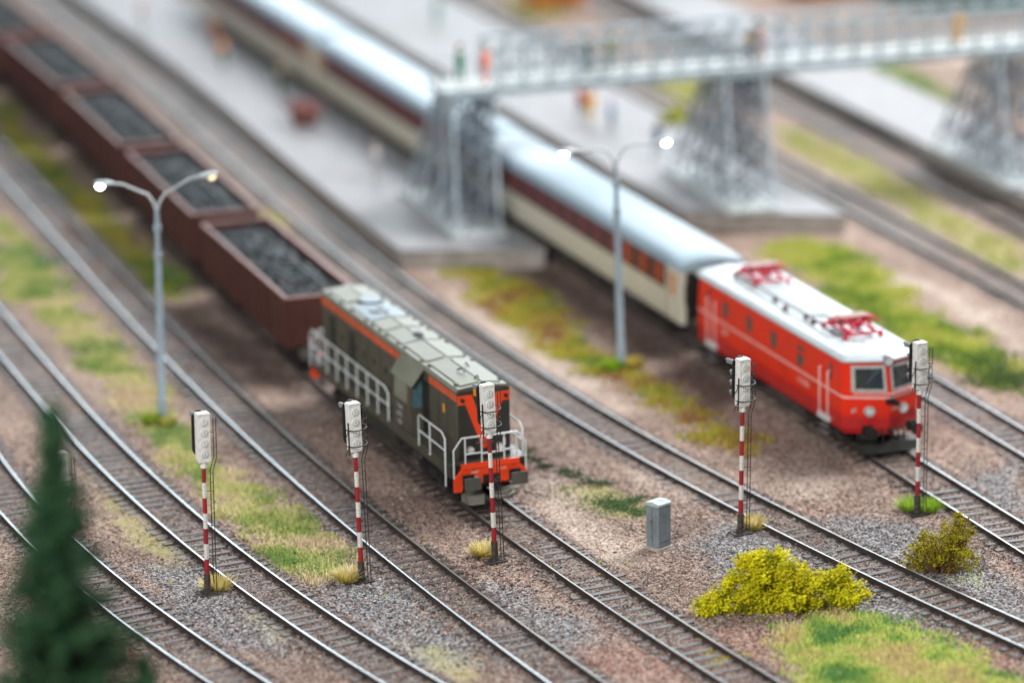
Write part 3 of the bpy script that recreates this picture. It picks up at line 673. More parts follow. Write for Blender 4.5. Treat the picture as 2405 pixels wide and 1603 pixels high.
crumbs('ground_cover', [(1652, 1500), (1668, 1532), (1700, 1545), (1645, 1440), (1690, 1560), (2060, 1440), (1750, 1535)], 26, .16, [(.72, .66, .01), (.60, .56, .02), (.40, .38, .04)], 'scattered yellow foam crumbs fallen around the big yellow bush', .02, .045, .03)
crumbs('ground_cover', [(1000, 1267), (1052, 1282), (1290, 1330), (1412, 1322), (1512, 1443), (1480, 1321), (905, 1390), (1720, 1250), (400, 1360)], 7, .07, [(.55, .62, .04), (.42, .50, .05)], 'tiny lime green crumbs dotted between the middle tracks', .02, .04, .02)
crumbs('ground_cover', [(1130, 1345), (1180, 1345), (1230, 1380), (560, 1480), (900, 1440), (1000, 1480), (1320, 1430), (1900, 1230), (2250, 1400)], 90, .9, [(.03, .028, .028), (.10, .09, .09), (.30, .12, .09), (.45, .40, .38)], 'larger dark and reddish stones strewn on the grey ballast', .03, .07, .02)
# ------------------------------------------------------------------ bushes
def foam_bush(name, px, py, lobes, ncl, nper, sig, cols, label, cat='bush', rmin=.025, rmax=.06, twigs=60, clus=None, loc=None, shell=.35):
    x0, y0 = loc if loc else G(px, py); z0 = h1(x0, y0) if loc is None or len(loc) == 2 else 0
    root = empty(name, (x0, y0, z0)); C = []; K_ = []
    big = list(lobes); lobes = []
    for (lx, ly, lz, ax, ay, az) in big:
        lobes.append((lx, ly, lz, ax*.86, ay*.86, az*.86))
        for j in range(7):
            d = RNG.normal(0, 1, 3); d /= np.linalg.norm(d); f = RNG.uniform(.25, .5)
            lobes.append((lx+d[0]*ax*.8, ly+d[1]*ay*.8, max(.12, lz+d[2]*az*.8), ax*f, ay*f, az*f))
    w = np.array([l[3]*l[4]*l[5] for l in lobes])**.5; w /= w.sum()
    for i in RNG.choice(len(lobes), ncl, p=w):
        lx, ly, lz, ax, ay, az = lobes[i]; d = RNG.normal(0, 1, 3); d /= np.linalg.norm(d); r = RNG.uniform(shell, 1.05)**.5*(1+.15*RNG.normal())
        c = np.array([lx+d[0]*ax*r, ly+d[1]*ay*r, max(.03, lz+d[2]*az*r)]); C.append(c)
    C = np.array(C); sg = sig*RNG.uniform(.5, 1.4, ncl)
    P = C[:, None, :]+RNG.normal(0, 1, (ncl, nper, 3))*sg[:, None, None]; P[..., 2] = np.maximum(P[..., 2], .0)
    base = pal(cols, ncl); T = np.repeat(base, nper, 0)*RNG.uniform(.75, 1.3, (ncl*nper, 1))
    V, F, T = bits(P.reshape(-1, 3), RNG.uniform(rmin, rmax, ncl*nper), np.clip(T, 0, .95))
    link_mesh('foliage', fast_mesh('foliage', V, F, T, M['foam']), root)
    mb = MB()
    for c in C[RNG.choice(ncl, min(twigs, ncl), replace=False)]:
        b = Vector((c[0]*.3+random.uniform(-.1, .1), c[1]*.3, 0)); m_ = (b+Vector(c))/2+Vector((random.uniform(-.1, .1), random.uniform(-.1, .1), .08))
        mb.tube([b, m_, Vector(c)], [.022, .014, .006], 5)
    mb.build('twigs', 'twig', root)
    return tag(root, label, cat)
foam_bush('bush', 1835, 1428, [(-.55, .2, .95, 1.15, .9, 1.1), (-1.55, 0, .55, 1.0, .8, .7), (.3, 0, .8, 1.2, .9, .8), (1.25, .1, .6, 1.05, .8, .65), (2.2, .2, .5, .75, .6, .5), (-.55, .2, 1.6, .65, .5, .6), (-2.5, -.3, .2, .45, .4, .25)],
          520, 44, .10, [(.74, .68, .010), (.80, .74, .015), (.64, .58, .012), (.52, .50, .012), (.30, .31, .012), (.66, .64, .015)], 'large vivid yellow bush in the right foreground')
foam_bush('shrub', 2212, 1338, [(0, .2, .9, .95, .7, .85), (.5, 0, .5, .9, .6, .5), (-.6, .1, .6, .8, .6, .6), (.5, .3, 1.3, .6, .5, .6)], 480, 20, .06,
          [(.42, .38, .015), (.32, .28, .02), (.50, .46, .02), (.18, .12, .03), (.34, .26, .02)], 'small brownish olive shrub right of the big yellow bush', 'bush', .015, .036, 240, shell=.1)
# far blurred vegetation along the top edge
foam_bush('bush', 0, 0, [(0, 0, .9, 1.6, 1.2, 1.2)], 160, 30, .25, [(.75, .26, .07), (.80, .34, .10)], 'blurred orange bush at the top edge behind the coaches', rmin=.07, rmax=.14, loc=(3.0, 218.5))
foam_bush('bush', 0, 0, [(0, 0, .7, 1.1, 1.0, .9)], 130, 30, .22, [(.22, .38, .26), (.30, .46, .32)], 'small blurred green bush at the far end of the middle platform', rmin=.06, rmax=.12, loc=(-3.6, 226.5))
for (bx, by, sz, cc, lb) in ((24.5, 216, 1.5, [(.05, .16, .09), (.08, .22, .12)], 'dark green bush above the bridge railing near the top right corner'), (29.5, 214.5, 1.5, [(.06, .17, .10), (.10, .22, .14)], 'dark green bush at the top right corner'),
                             (19.5, 221, 1.3, [(.45, .18, .08), (.50, .25, .12)], 'reddish brown bush above the bridge at upper right'), (10.5, 224, 1.5, [(.20, .40, .12), (.30, .46, .16)], 'fresh green bush at the top edge above the middle of the bridge')):
    foam_bush('bush', 0, 0, [(0, 0, .9*sz, 1.6*sz, 1.2*sz, 1.1*sz), (1.5*sz, .3, .6*sz, 1.2*sz, 1*sz, .8*sz)], 200, 30, .28, cc, lb, rmin=.08, rmax=.16, loc=(bx, by))
xb, yb = G(1582, 322)
foam_bush('bush', 0, 0, [(0, 0, .7, .55, .5, .8)], 60, 30, .16, [(.52, .54, .06), (.46, .48, .05)], 'small yellow green bush on the middle platform left of its tower', rmin=.05, rmax=.10, loc=(xb, yb))

# ------------------------------------------------------------------ conifers close to the lens
def conifer(x, y, ztop, hgt_, rmax, label, seed=1):
    r = random.Random(seed); root = empty('conifer', (x, y, ztop-hgt_)); tag(root, label, 'tree', 'dark conifers at the lower left')
    mb = MB(); mb.tube([(0, 0, 0), (0, 0, hgt_*.6), (0, 0, hgt_*.98)], [.22, .12, .02], 8); mb.build('trunk', 'trunk', root)
    C = []; B = MB(); z = hgt_-.1
    while z > 1.2:
        d = hgt_-z; R = min(rmax, .08+d*.26 if d < 2 else .60+(d-2)*.29); n = 6 if d < 2 else 9
        for k in range(n):
            a = r.uniform(0, 2*PI); L = R*r.uniform(.45, 1.2); lift = r.uniform(-.35, .12)*L
            tip = np.array([math.cos(a)*L, math.sin(a)*L, z+lift]); b0 = np.array([0, 0, z])
            m = int(12+40*L); t = RNG.random(m)**.6
            P = b0[None]*(1-t[:, None])+tip[None]*t[:, None]; P[:, 2] -= .22*L*np.sin(t*PI)
            P += RNG.normal(0, 1, (m, 3))*(.07+.07*(1-t[:, None]))*np.array([1, 1, .8]); C.append(P)
            if L > .5: B.tube([tuple(b0), tuple((b0+tip)/2-np.array([0, 0, .2*L])), tuple(tip)], [.03, .02, .01], 4)
        z -= .17
    C = np.concatenate(C); V, F, T = bits(C, RNG.uniform(.025, .07, len(C)), pal([(.020, .070, .032), (.035, .11, .050), (.010, .036, .020), (.045, .125, .045)], len(C)), flat=1.6)
    link_mesh('crown', fast_mesh('crown', V, F, T, M['foam']), root); B.build('branches', 'trunk', root)
conifer(-10.85, 80.5, 16.15, 16.2, 2.0, 'tall dark green conifer in the blurred left foreground', 3)
conifer(-9.0, 80.5, 9.85, 9.9, 1.2, 'lower dark conifer whose tip just shows at the bottom, right of the tall one', 5)

# ------------------------------------------------------------------ street lamps
def street_lamp(px, py, H, dx, label, dim, ang=20):
    x, y = G(px, py); root = empty('street_lamp', (x, y, h1(x, y)))
    root.rotation_euler = (Matrix.Rotation(math.atan2(dx, H), 4, 'Y') @ Matrix.Rotation(math.radians(ang), 4, 'Z')).to_euler()
    tag(root, label, 'street lamp', 'two armed street lamps')
    mb = MB(); mb.tube([(0, 0, -.05), (0, 0, .9), (0, 0, .92), (0, 0, 6.6)], [.20, .17, .15, .13], 14); mb.build('pole', 'lamp', root)
    mb = MB(); mb.tube([(0, 0, 6.5), (0, 0, 8.1), (0, 0, 8.35)], [.105, .095, .085], 12); mb.cyl((0, 0, 6.45), (0, 0, 6.65), .16, 14); mb.cyl((0, 0, 7.5), (0, 0, 7.75), .15, 14); mb.build('upper_pole', 'lamp', root)
    for s in (-1, 1):
        pts = [(0, 0, 8.3), (s*.12, 0, 8.65), (s*.35, 0, 8.98), (s*.7, 0, 9.14), (s*1.3, 0, H-.17), (s*1.75, 0, H-.10)]
        mb = MB(); mb.tube(pts, [.07, .06, .055, .05, .05, .05], 8); arm = mb.build('arm', 'lamphead', root)
        mb = MB(); T = Matrix.Translation((s*2.02, 0, H-.06)) @ Matrix.Rotation(-s*.10, 4, 'Y')
        mb.ball((0, 0, 0), .42, 14, sc=(1, .42, .26), T=T); hd = mb.build('lamp_head', 'lamphead', arm)
        mb = MB(); mb.ball((s*.16, -.02, -.13), .15, 12, sc=(1, .9, .75), T=T); mb.build('bulb', 'led_dim' if (s == 1 and dim) else 'led', hd)
street_lamp(381, 981, 9.62, .19, 'left street lamp, its grey pole in front of the coal wagons', True)
street_lamp(1459, 860, 9.25, -.16, 'right street lamp, its grey pole in front of the passenger coach', False)

# ------------------------------------------------------------------ cabinet
p1, p2, p3 = [Vector(G(*p)) for p in ((1512, 1283), (1547, 1294), (1562, 1280))]
ux = (p2-p1).normalized(); uy = Vector((-ux.y, ux.x)); w_ = .60; d_ = .62
c0 = p2-ux*w_/2+uy*d_/2
root = empty('relay_cabinet', (c0.x, c0.y, h1(c0.x, c0.y)), math.atan2(ux.y, ux.x)); tag(root, 'weathered blue grey cabinet standing alone on the pinkish ground', 'cabinet')
MB().box((0, 0, .03), (w_+.1, d_+.1, .12)).build('plinth', 'concrete', root)
MB().prism([(-w_/2, .08), (w_/2, .08), (w_/2, 1.56), (-w_/2, 1.56)], -d_/2, d_/2, 'Y').build('housing', 'cab_grey', root, bevel=.03)
MB().prism([(-w_/2-.025, 1.565), (w_/2+.025, 1.565), (w_/2+.02, 1.66), (0, 1.72), (-w_/2-.02, 1.66)], -d_/2-.025, d_/2+.025, 'Y').build('lid', 'cab_top', root, bevel=.02)
mb = MB(); mb.box((0, -d_/2-.003, .82), (.012, .012, 1.35)); mb.box((-.05, -d_/2-.008, 1.0), (.03, .02, .09)); mb.box((w_/2+.003, 0, .30), (.01, .5, .012)); mb.build('door_seam', 'base', root)

# ------------------------------------------------------------------ rolling stock helpers
def train_root(name, k, Yc, L, z=RT):
    """centre of the vehicle at Yc on track k; +x forward (towards the camera)"""
    a = tpt(k, Yc-L*.33); b = tpt(k, Yc+L*.33); d = (a-b).normalized(); c = (a+b)/2
    return empty(name, (c.x, c.y, z), math.atan2(d.y, d.x))
def bogie(parent, cx, wb, r=.46, half=.72, mt='under'):
    mb = MB(); mb.box((cx, 0, .62), (wb+1.1, 2.05, .22)); mb.box((cx, 0, .75), (.6, 2.4, .3))
    for s in (-1, 1):
        mb.box((cx, s*1.02, .50), (wb+1.2, .10, .22))
        for q in (-1, 1): mb.box((cx+q*wb/2, s*1.06, .46), (.34, .16, .34)); mb.cyl((cx+q*wb*.2, s*1.06, .3), (cx+q*wb*.2, s*1.06, .72), .09, 8)
    bo = mb.build('bogie', mt, parent)
    for q in (-1, 1):
        mb = MB()
        for s in (-1, 1): mb.cyl((cx+q*wb/2, s*(half+.0), r), (cx+q*wb/2, s*(half+.12), r), r, 20); mb.cyl((cx+q*wb/2, s*(half-.04), r), (cx+q*wb/2, s*half, r), r+.03, 20)
        mb.cyl((cx+q*wb/2, -half, r), (cx+q*wb/2, half, r), .09, 8); mb.build('wheelset', 'wheel', bo)
def buffers(parent, x, s, z=.95, rect=False, mt='buffer', w=.88):
    for y in (-w, w):
        mb = MB(); mb.cyl((x, y, z), (x+s*.42, y, z), .12, 12); mb.box((x+s*.03, y, z), (.06, .42, .40), 0)
        if rect: mb.box((x+s*.50, y, z), (.06, .62, .44), 1)
        else: mb.cyl((x+s*.44, y, z), (x+s*.50, y, z), .24, 20, mi=1)
        mb.build('buffer', ['under', mt], parent, bevel=.01)
def hook(parent, x, s, z=.92):
    mb = MB(); mb.box((x+s*.1, 0, z), (.3, .14, .14)); mb.tube([(x+s*.2, 0, z), (x+s*.38, 0, z+.05), (x+s*.42, 0, z-.10), (x+s*.30, 0, z-.16)], .045, 6)
    mb.tube([(x+s*.12, .05, z-.05), (x+s*.3, .05, z-.4), (x+s*.25, -.05, z-.55)], .03, 6); mb.build('coupling', 'under', parent)
def arc_profile(hw, z0, z1, rise, n=9, inset=0.0):
    """body top: from (-hw,z0) over an arc to (hw,z0)"""
    return [(-hw*math.cos(PI*i/(n-1))*(1 if 0 < i < n-1 else 1), z0+rise*math.sin(PI*i/(n-1))) for i in range(n)]

# ------------------------------------------------------------------ green diesel locomotive
def green_loco():
    R = train_root('diesel_locomotive', 'C', 127.1, 13.0)
    tag(R, 'dark olive green diesel locomotive with orange red nose chevron and white railings', 'locomotive')
    XF, XR = 7.55, -7.55
    bogie(R, 4.9, 2.5); bogie(R, -4.9, 2.5)
    mb = MB(); mb.prism([(-1.42, .95), (1.42, .95), (1.42, 1.32), (-1.42, 1.32)], -7.1, 6.95); mb.box((0, 0, .72), (4.2, 2.2, .55)); mb.box((0, -1.28, .72), (3.2, .22, .5)); mb.box((0, 1.28, .72), (3.2, .22, .5))
    fr = mb.build('frame', 'olive_d', R, bevel=.02)
    mb = MB()
    for s in (-1, 1): mb.prism([(s*1.43, .98), (s*1.47, .98), (s*1.47, 1.36), (s*1.43, 1.36)], -6.7, 6.6)
    mb.box((0, 0, 1.345), (14.0, 2.9, .04)); mb.build('walkway', 'olive', R)
    mb = MB()
    for x in (-6.2, -2.6, 0, 2.6, 6.2):
        for s in (-1, 1): mb.box((x, s*1.35, .62), (.5, .12, .05)); mb.box((x, s*1.35, .92), (.5, .10, .05))
    mb.build('step', 'under', R)
    # hood: slightly roofed profile
    HW = 1.12; Z0, Z1 = 1.36, 3.93
    prof = [(-HW, Z0), (HW, Z0), (HW, Z1-.12), (HW-.10, Z1), (0, Z1+.10), (-HW+.10, Z1), (-HW, Z1-.12)]
    mb = MB(); mb.prism(prof, -6.95, 6.62); hood = mb.build('hood', 'olive', R, bevel=.03)
    # roof skin
    rp = [(-HW-.02, Z1-.10), (-HW+.09, Z1+.012), (0, Z1+.118), (HW-.09, Z1+.012), (HW+.02, Z1-.10), (HW+.02, Z1-.08), (HW-.08, Z1+.03), (0, Z1+.14), (-HW+.08, Z1+.03), (-HW-.02, Z1-.08)]
    mb = MB(); mb.prism(rp, -7.0, 6.58); rf = mb.build('roof', 'olive_roof', R)
    for (a, b, mt) in ((-6.7, -4.9, 'olive_roof'), (-4.3, -2.3, 'roof_blue'), (-2.15, -.9, 'olive_roof'), (-.75, .9, 'olive_roof'), (1.0, 3.2, 'olive_roof'), (3.4, 6.35, 'olive_roof')):
        for s in (-1, 1):
            mb = MB(); q = [(s*.06, Z1+.14), (s*(HW-.28), Z1+.06), (s*(HW-.28), Z1+.09), (s*.06, Z1+.17)]
            mb.prism(q, a, b); mb.build('roof_hatch', mt, rf, bevel=.01)
        mb = MB()
        for s in (-1, 1):
            for x in (a+.25, b-.25): mb.box((x, s*(HW-.2), Z1+.08), (.18, .1, .05))
        mb.build('hatch_hinge', 'olive_d', rf)
    mb = MB(); mb.cyl((-3.3, 0, Z1+.15), (-3.3, 0, Z1+.20), .42, 20, mi=0); mb.cyl((-3.3, 0, Z1+.2), (-3.3, 0, Z1+.215), .2, 16, mi=1); mb.build('fan', ['roof_blue', 'olive_d'], rf)
    mb = MB(); mb.cyl((-4.6, .15, Z1+.1), (-4.6, .15, Z1+.19), .55, 20, mi=1); mb.cyl((-4.6, .15, Z1+.19), (-4.6, .15, Z1+.21), .47, 20, mi=0); mb.build('fan', ['roof_blue', 'olive_d'], rf); mb = MB()
    mb.box((.4, .1, Z1+.23), (.35, .22, .12), 1); mb.box((.4, .1, Z1+.18), (.5, .35, .05), 0); mb.build('vent_box', ['roof_blue', 'olive_d'], rf)
    mb = MB(); mb.tube([(4.9, -.3, Z1+.2), (5.1, -.15, Z1+.3), (5.35, -.2, Z1+.22)], .03, 6); mb.tube([(5.9, .15, Z1+.16), (5.95, .05, Z1+.28), (6.05, -.1, Z1+.16)], .025, 6); mb.tube([(4.3, .35, Z1+.17), (4.45, .3, Z1+.27), (4.6, .35, Z1+.17)], .025, 6); mb.build('roof_grip', 'olive_d', rf)
    # orange bands along the top of the sides
    for s in (-1, 1):
        for (a, b, mt) in ((-6.9, 1.45, 'orange_w'), (4.05, 6.60, 'orange_w')):
            mb = MB(); mb.box(((a+b)/2, s*(HW+.006), Z1-.30), (b-a, .014, .27)); mb.build('side_stripe', mt, hood)
    # panels and louvres on the sides
    mb = MB()
    for s in (-1, 1):
        for x in (-6.2, -5.35, -4.1, -2.9, -2.0, -.8, .35, 4.9, 5.7): mb.box((x, s*(HW+.004), 2.5), (.035, .012, 2.0))
        for z in (2.0, 2.06): mb.box((-2.6, s*(HW+.004), z), (8.4, .010, .02))
    mb.build('panel_joint', 'olive_d', hood)
    mb = MB()
    for s in (-1, 1):
        for x0, x1 in ((-6.05, -5.5), (-3.95, -3.35)):
            for z in np.arange(1.9, 3.2, .10): mb.box(((x0+x1)/2, s*(HW+.02), z), (x1-x0, .04, .05))
        for x in (-5.5, -4.7, -3.3, -2.4, -1.4, -.2): mb.box((x, s*(HW+.02), 2.7), (.04, .05, .25))
    mb.build('louvre', 'olive_d', hood)
    # projecting cab on both sides
    for s in (-1, 1):
        X0, X1 = 1.55, 3.35; W = 1.44
        def sec(x, in_=0): return [(x, s*HW*.98, 1.37), (x, s*W, 1.37), (x, s*(W+.0), 2.35), (x, s*(W-.05), 3.25), (x, s*(HW*.98), 3.90)]
        mb = MB(); mb.loft([sec(X0), sec(X1)]); cb = mb.build('cab', 'olive', R, bevel=.02)
        mb = MB(); mb.loft([[(x, s*(W-.02), 3.27), (x, s*(W+.06), 3.22), (x, s*(HW-.05), 3.97), (x, s*(HW-.10), 3.93)] for x in (X0-.05, X1+.22)]); mb.build('cab_roof', 'olive_roof', cb)
        mb = MB(); mb.loft([[(x, s*(W+.002), 2.42), (x, s*(W+.012), 2.42), (x, s*(W-.028), 3.15), (x, s*(W-.040), 3.15)] for x in (1.75, 2.95)]); mb.build('side_window', 'olive_roof', cb)
        mb = MB(); mb.add([(X1+.008, s*(HW+.03), 2.35), (X1+.008, s*(W-.05), 2.35), (X1+.008, s*(W-.09), 3.15), (X1+.008, s*(HW+.03), 3.45)], [(0, 1, 2, 3)]); mb.add([(X1+.002, s*(HW+.03), 2.35), (X1+.002, s*(W-.05), 2.35), (X1+.002, s*(W-.09), 3.15), (X1+.002, s*(HW+.03), 3.45)], [(3, 2, 1, 0)]); mb.build('front_window', 'glass_blue', cb)
        # dark door recess ahead of the cab
        MB().box((3.72, s*(HW+.004), 2.45), (.62, .012, 2.0)).build('cab_door', 'black', R)
        T = Matrix.Translation((2.2, s*(W+.012), 1.93)) @ Matrix.Rotation(s*PI/2*1, 4, 'Z') @ Matrix.Rotation(PI/2, 4, 'X') if s > 0 else Matrix.Translation((2.2, -(W+.012), 2.0)) @ Matrix.Rotation(PI/2, 4, 'X')
        if s < 0:
            for i, tx_ in enumerate(('T448', '0795', 'PSP')):
                text(tx_, .26, 'text_pale', cb, 'lettering', Matrix.Translation((2.25, -(W+.014), 2.12-.30*i)) @ Matrix.Rotation(PI/2, 4, 'X'))
    # nose
    nose = MB().box((6.632, 0, 2.62), (.02, 2*HW-.06, 2.48)).build('nose_panel', 'olive_d', R)
    xx = 6.648
    def chev(s):
        return [(xx, s*(HW-.02), 3.78), (xx, s*(HW-.02), 3.36), (xx, s*(HW-.36), 3.36), (xx, s*.10, 1.98), (xx, 0, 1.80), (xx, 0, 2.05), (xx, s*.02, 2.30), (xx, s*.62, 3.78)]
    for s in (-1, 1):
        pts = [(y, z) for (_, y, z) in [(xx, s*(HW-.02), 3.74), (xx, s*(HW-.02), 3.40), (xx, s*(HW-.34), 3.40), (xx, s*.10, 1.75), (xx, s*.002, 1.72), (xx, s*.002, 2.42), (xx, s*.50, 3.74)]]
        mb = MB(); mb.prism(pts, 6.643, 6.655); mb.build('chevron', 'orange', nose)
        mb = MB(); mb.cyl((6.655, s*(HW-.20), 3.57), (6.70, s*(HW-.20), 3.57), .085, 14); mb.build('marker_lamp', 'olive_d', nose)
        mb = MB(); mb.cyl((6.645, s*.62, 1.72), (6.74, s*.62, 1.72), .15, 18, mi=0); mb.cyl((6.74, s*.62, 1.72), (6.755, s*.62, 1.72), .11, 16, mi=1); mb.build('headlight', ['chrome', 'lens'], nose)
    MB().box((6.66, -.35, 3.84), (.05, .16, .30)).build('number_plate', 'yellow', nose)
    MB().box((5.4, -HW-.012, 2.95), (.14, .02, .30)).build('side_plate', 'yellow', R)
    MB().box((6.66, .0, 1.95), (.02, .7, .07)).build('grab_bar', 'coupling', nose)
    # the upper works are longer and slimmer than laid out above: stretch their meshes about the frame
    def sub(o):
        yield o
        for c in children(o): yield from sub(c)
    for top_ in children(R):
        if top_.name.split('.')[0] in ('bogie',): continue
        for o in sub(top_):
            hull = top_.name.split('.')[0] in ('hood', 'roof', 'nose_panel', 'cab_door', 'side_plate', 'grab_bar')
            for v in o.data.vertices:
                v.co.x = v.co.x*1.10-.30; v.co.z += .12 if v.co.z > .96 else 0
                if hull: v.co.y *= .89
                elif o.name.startswith(('cab', 'front_window')) and abs(v.co.y) < 1.2: v.co.y *= .89
    XF, XR = 7.55, -8.25
    # buffer beams
    for s, x in ((1, XF), (-1, XR)):
        pr = [(-1.40, .52), (-1.10, .52), (-1.05, .74), (1.05, .74), (1.10, .52), (1.40, .52), (1.40, 1.0), (1.10, 1.32), (1.10, 1.52), (-1.10, 1.52), (-1.10, 1.32), (-1.40, 1.0)]
        mb = MB(); mb.prism(pr, x-.06, x+.06) if s > 0 else mb.prism(pr, x-.06, x+.06)
        bb = mb.build('buffer_beam', 'orange', R, bevel=.015)
        buffers(R, x+s*.06, s, .94, True); hook(R, x+s*.06, s, .90)
        if s > 0:
            mb = MB(); mb.tube([(x+.07, y, 1.38) for y in (-1.05, 1.05)], .03, 6)
            for y in (-.75, .75): mb.cyl((x+.06, y, 1.38), (x+.14, y, 1.38), .06, 8)
            for y in (.32, .52): mb.cyl((x+.06, y, .78), (x+.12, y, .78), .045, 8)
            mb.build('brake_pipe', 'orange', bb)
            mb = MB(); mb.box((x+.07, 0, .9), (.04, .62, .34)); mb.build('coupling_pocket', 'under', bb)
            tm = Matrix.Rotation(PI/2, 4, 'Z') @ Matrix.Rotation(PI/2, 4, 'X')
            text('4080', .15, 'text_white', bb, 'lettering', Matrix.Translation((x+.064, -.62, 1.20)) @ tm); text('Brno', .13, 'text_white', bb, 'lettering', Matrix.Translation((x+.064, -.62, 1.04)) @ tm)
            text('1020', .14, 'text_white', bb, 'lettering', Matrix.Translation((x+.064, .45, 1.22)) @ tm)
    # snow plough / rail guards and coupling dish
    mb = MB()
    mb.add([(7.3, -1.05, .45), (7.75, -1.0, .40), (7.8, -.35, .40), (7.4, -.35, .45), (7.35, -1.05, .10), (7.9, -.95, .10), (7.95, -.40, .10), (7.45, -.35, .10)], [(0, 1, 2, 3), (4, 7, 6, 5), (0, 4, 5, 1), (1, 5, 6, 2), (2, 6, 7, 3), (3, 7, 4, 0)])
    mb.build('rail_guard', 'coupling', R); mb = MB()
    mb.add([(7.3, 1.05, .45), (7.6, 1.0, .40), (7.65, .45, .40), (7.4, .35, .45), (7.35, 1.05, .16), (7.6, .95, .16), (7.65, .50, .16), (7.45, .35, .16)], [(0, 1, 2, 3), (4, 7, 6, 5), (0, 4, 5, 1), (1, 5, 6, 2), (2, 6, 7, 3), (3, 7, 4, 0)])
    mb.build('rail_guard', 'coupling', R)
    mb = MB(); mb.tube([(7.6, .0, .35), (8.05, .05, .33), (8.15, .45, .35), (7.9, .75, .38), (7.6, .7, .38), (7.7, .3, .35), (7.6, 0, .35)], .07, 8); mb.box((7.8, .35, .28), (.5, .6, .10)); mb.build('model_coupler', 'coupling', R)
    # side steps at the corners
    # railings
    r = .033
    def railing(pts_top, posts, z0, mids, name='handrail'):
        mb = MB(); mb.tube(pts_top, r, 8)
        for p, zt in posts: mb.tube([(p[0], p[1], z0 if len(p) < 3 else p[2]), (p[0], p[1], zt)], r*.9, 8); mb.ball((p[0], p[1], z0 if len(p) < 3 else p[2]), .05, 8)
        for a, b in mids: mb.tube([a, b], r*.95, 8)
        mb.build(name, 'rail_white', R)
    for s in (-1, 1):
        y = s*1.47
        xs = list(np.linspace(-7.2, 1.0, 8))
        railing([(-8.1, y, 1.1), (-8.1, y, 2.3), (-7.85, y, 2.58), (-7.3, y, 2.58), (.6, y, 2.58), (1.0, y, 2.42), (1.0, y, 1.35)], [((x, y, 1.35), 2.58) for x in xs[:-1]], 1.4, [((-8.1, y, 1.95), (1.0, y, 1.95))])
        railing([(4.25, y, 1.35), (4.25, y, 2.44), (4.35, y, 2.52), (6.65, y, 2.52), (6.95, y, 2.36), (6.95, y, .60)], [((5.4, y, 1.35), 2.52)], 1.4, [((4.25, y, 1.92), (6.95, y, 1.92))])
    for s, x in ((1, 7.5), (-1, -8.2)):
        railing([(x, -1.36, 1.0), (x, -1.36, 2.05), (x, -1.05, 2.46), (x, 1.05, 2.46), (x, 1.36, 2.05), (x, 1.36, 1.0)], [((x, -.92, 1.48), 2.46), ((x, -.30, 1.48), 2.46), ((x, .55, 1.48), 2.46), ((x, 1.02, 1.48), 2.46)], 1.5,
                [((x, -.92, 1.86), (x, -.30, 1.86)), ((x, -.30, 1.82), (x, .55, 1.82)), ((x, .55, 1.86), (x, 1.02, 1.86))])
        MB().cyl((x+.02, .55, 2.05), (x+.02, .55, 2.27), .05, 8).build('lamp_bracket', 'rail_white', R)
    for o in children(R):                        # the body rides a little high on its bogies
        if not o.name.startswith('bogie'): o.location.z += .24
green_loco()

# ------------------------------------------------------------------ coal wagons
def coal_wagon():
    R = empty('coal_wagon', (0, 0, 0)); L, W, Z0, Z1 = 13.4, 1.45, 1.10, 3.14
    bogie(R, 5.0, 1.8); bogie(R, -5.0, 1.8)
    mb = MB(); mb.box((0, 0, .98), (L, 2.3, .26)); mb.box((0, 0, .75), (7, .5, .4)); mb.build('underframe', 'under', R)
    mb = MB(); t = .07
    for s in (-1, 1): mb.box((0, s*(W-t/2), (Z0+Z1)/2), (L, t, Z1-Z0)); mb.box((s*(L/2-t/2), 0, (Z0+Z1)/2), (t, 2*W-2*t, Z1-Z0-.002))
    mb.box((0, 0, Z0+.05), (L-.16, 2*W-.2, .08)); body = mb.build('body', 'wag', R)
    mb = MB()
    for s in (-1, 1):
        for x in np.linspace(-L/2+.12, L/2-.12, 10): mb.box((x, s*(W+.045), (Z0+Z1)/2-.05), (.17, .09, Z1-Z0-.1))
        mb.box((0, s*(W+.03), Z0+.07), (L, .06, .16))
        for y in (-.7, .7): mb.box((s*(L/2+.03), y, (Z0+Z1)/2), (.06, .10, Z1-Z0-.1))
    mb.build('rib', 'wag', body, bevel=.01)
    mb = MB()
    for s in (-1, 1): mb.box((0, s*(W+.0), Z1+.04), (L+.10, .14, .08)); mb.box((s*(L/2-.02), 0, Z1+.04), (.15, 2*W-.145, .078))
    mb.build('top_rim', 'wag_rim', body, bevel=.015)
    for s in (-1, 1): buffers(R, s*L/2, s, .98); hook(R, s*L/2, s)
    # coal load
    nx, ny = 74, 18; V = []; F = []
    for i in range(nx):
        for j in range(ny):
            x = -L/2+.1+(L-.2)*i/(nx-1); y = -W+.1+(2*W-.2)*j/(ny-1)
            e = min(1, 4*min(i/(nx-1), 1-i/(nx-1)))*min(1, 3*min(j/(ny-1), 1-j/(ny-1)))
            z = Z1-.22+.16*e+.17*mnoise.noise((x*1.1, y*1.1, 3))+.12*mnoise.noise((x*3.3, y*3.3, 1))+random.uniform(-.06, .06); V.append((x, y, z))
    for i in range(nx-1):
        for j in range(ny-1): F.append((i*ny+j, (i+1)*ny+j, (i+1)*ny+j+1, i*ny+j+1))
    mb = MB(); mb.add(V, F); ld = mb.build('coal_load', 'coal', R)
    return R, body
w0, body0 = coal_wagon()
WL = ['nearest coal wagon, brown ribbed open wagon coupled behind the green locomotive', 'second brown coal wagon behind the green locomotive', 'third coal wagon, with pale faded patches along its side', 'fourth coal wagon, near the upper left corner', 'fifth coal wagon, cut by the upper left picture edge', 'sixth coal wagon, at the far end of the row']
wag_pitch = 14.45
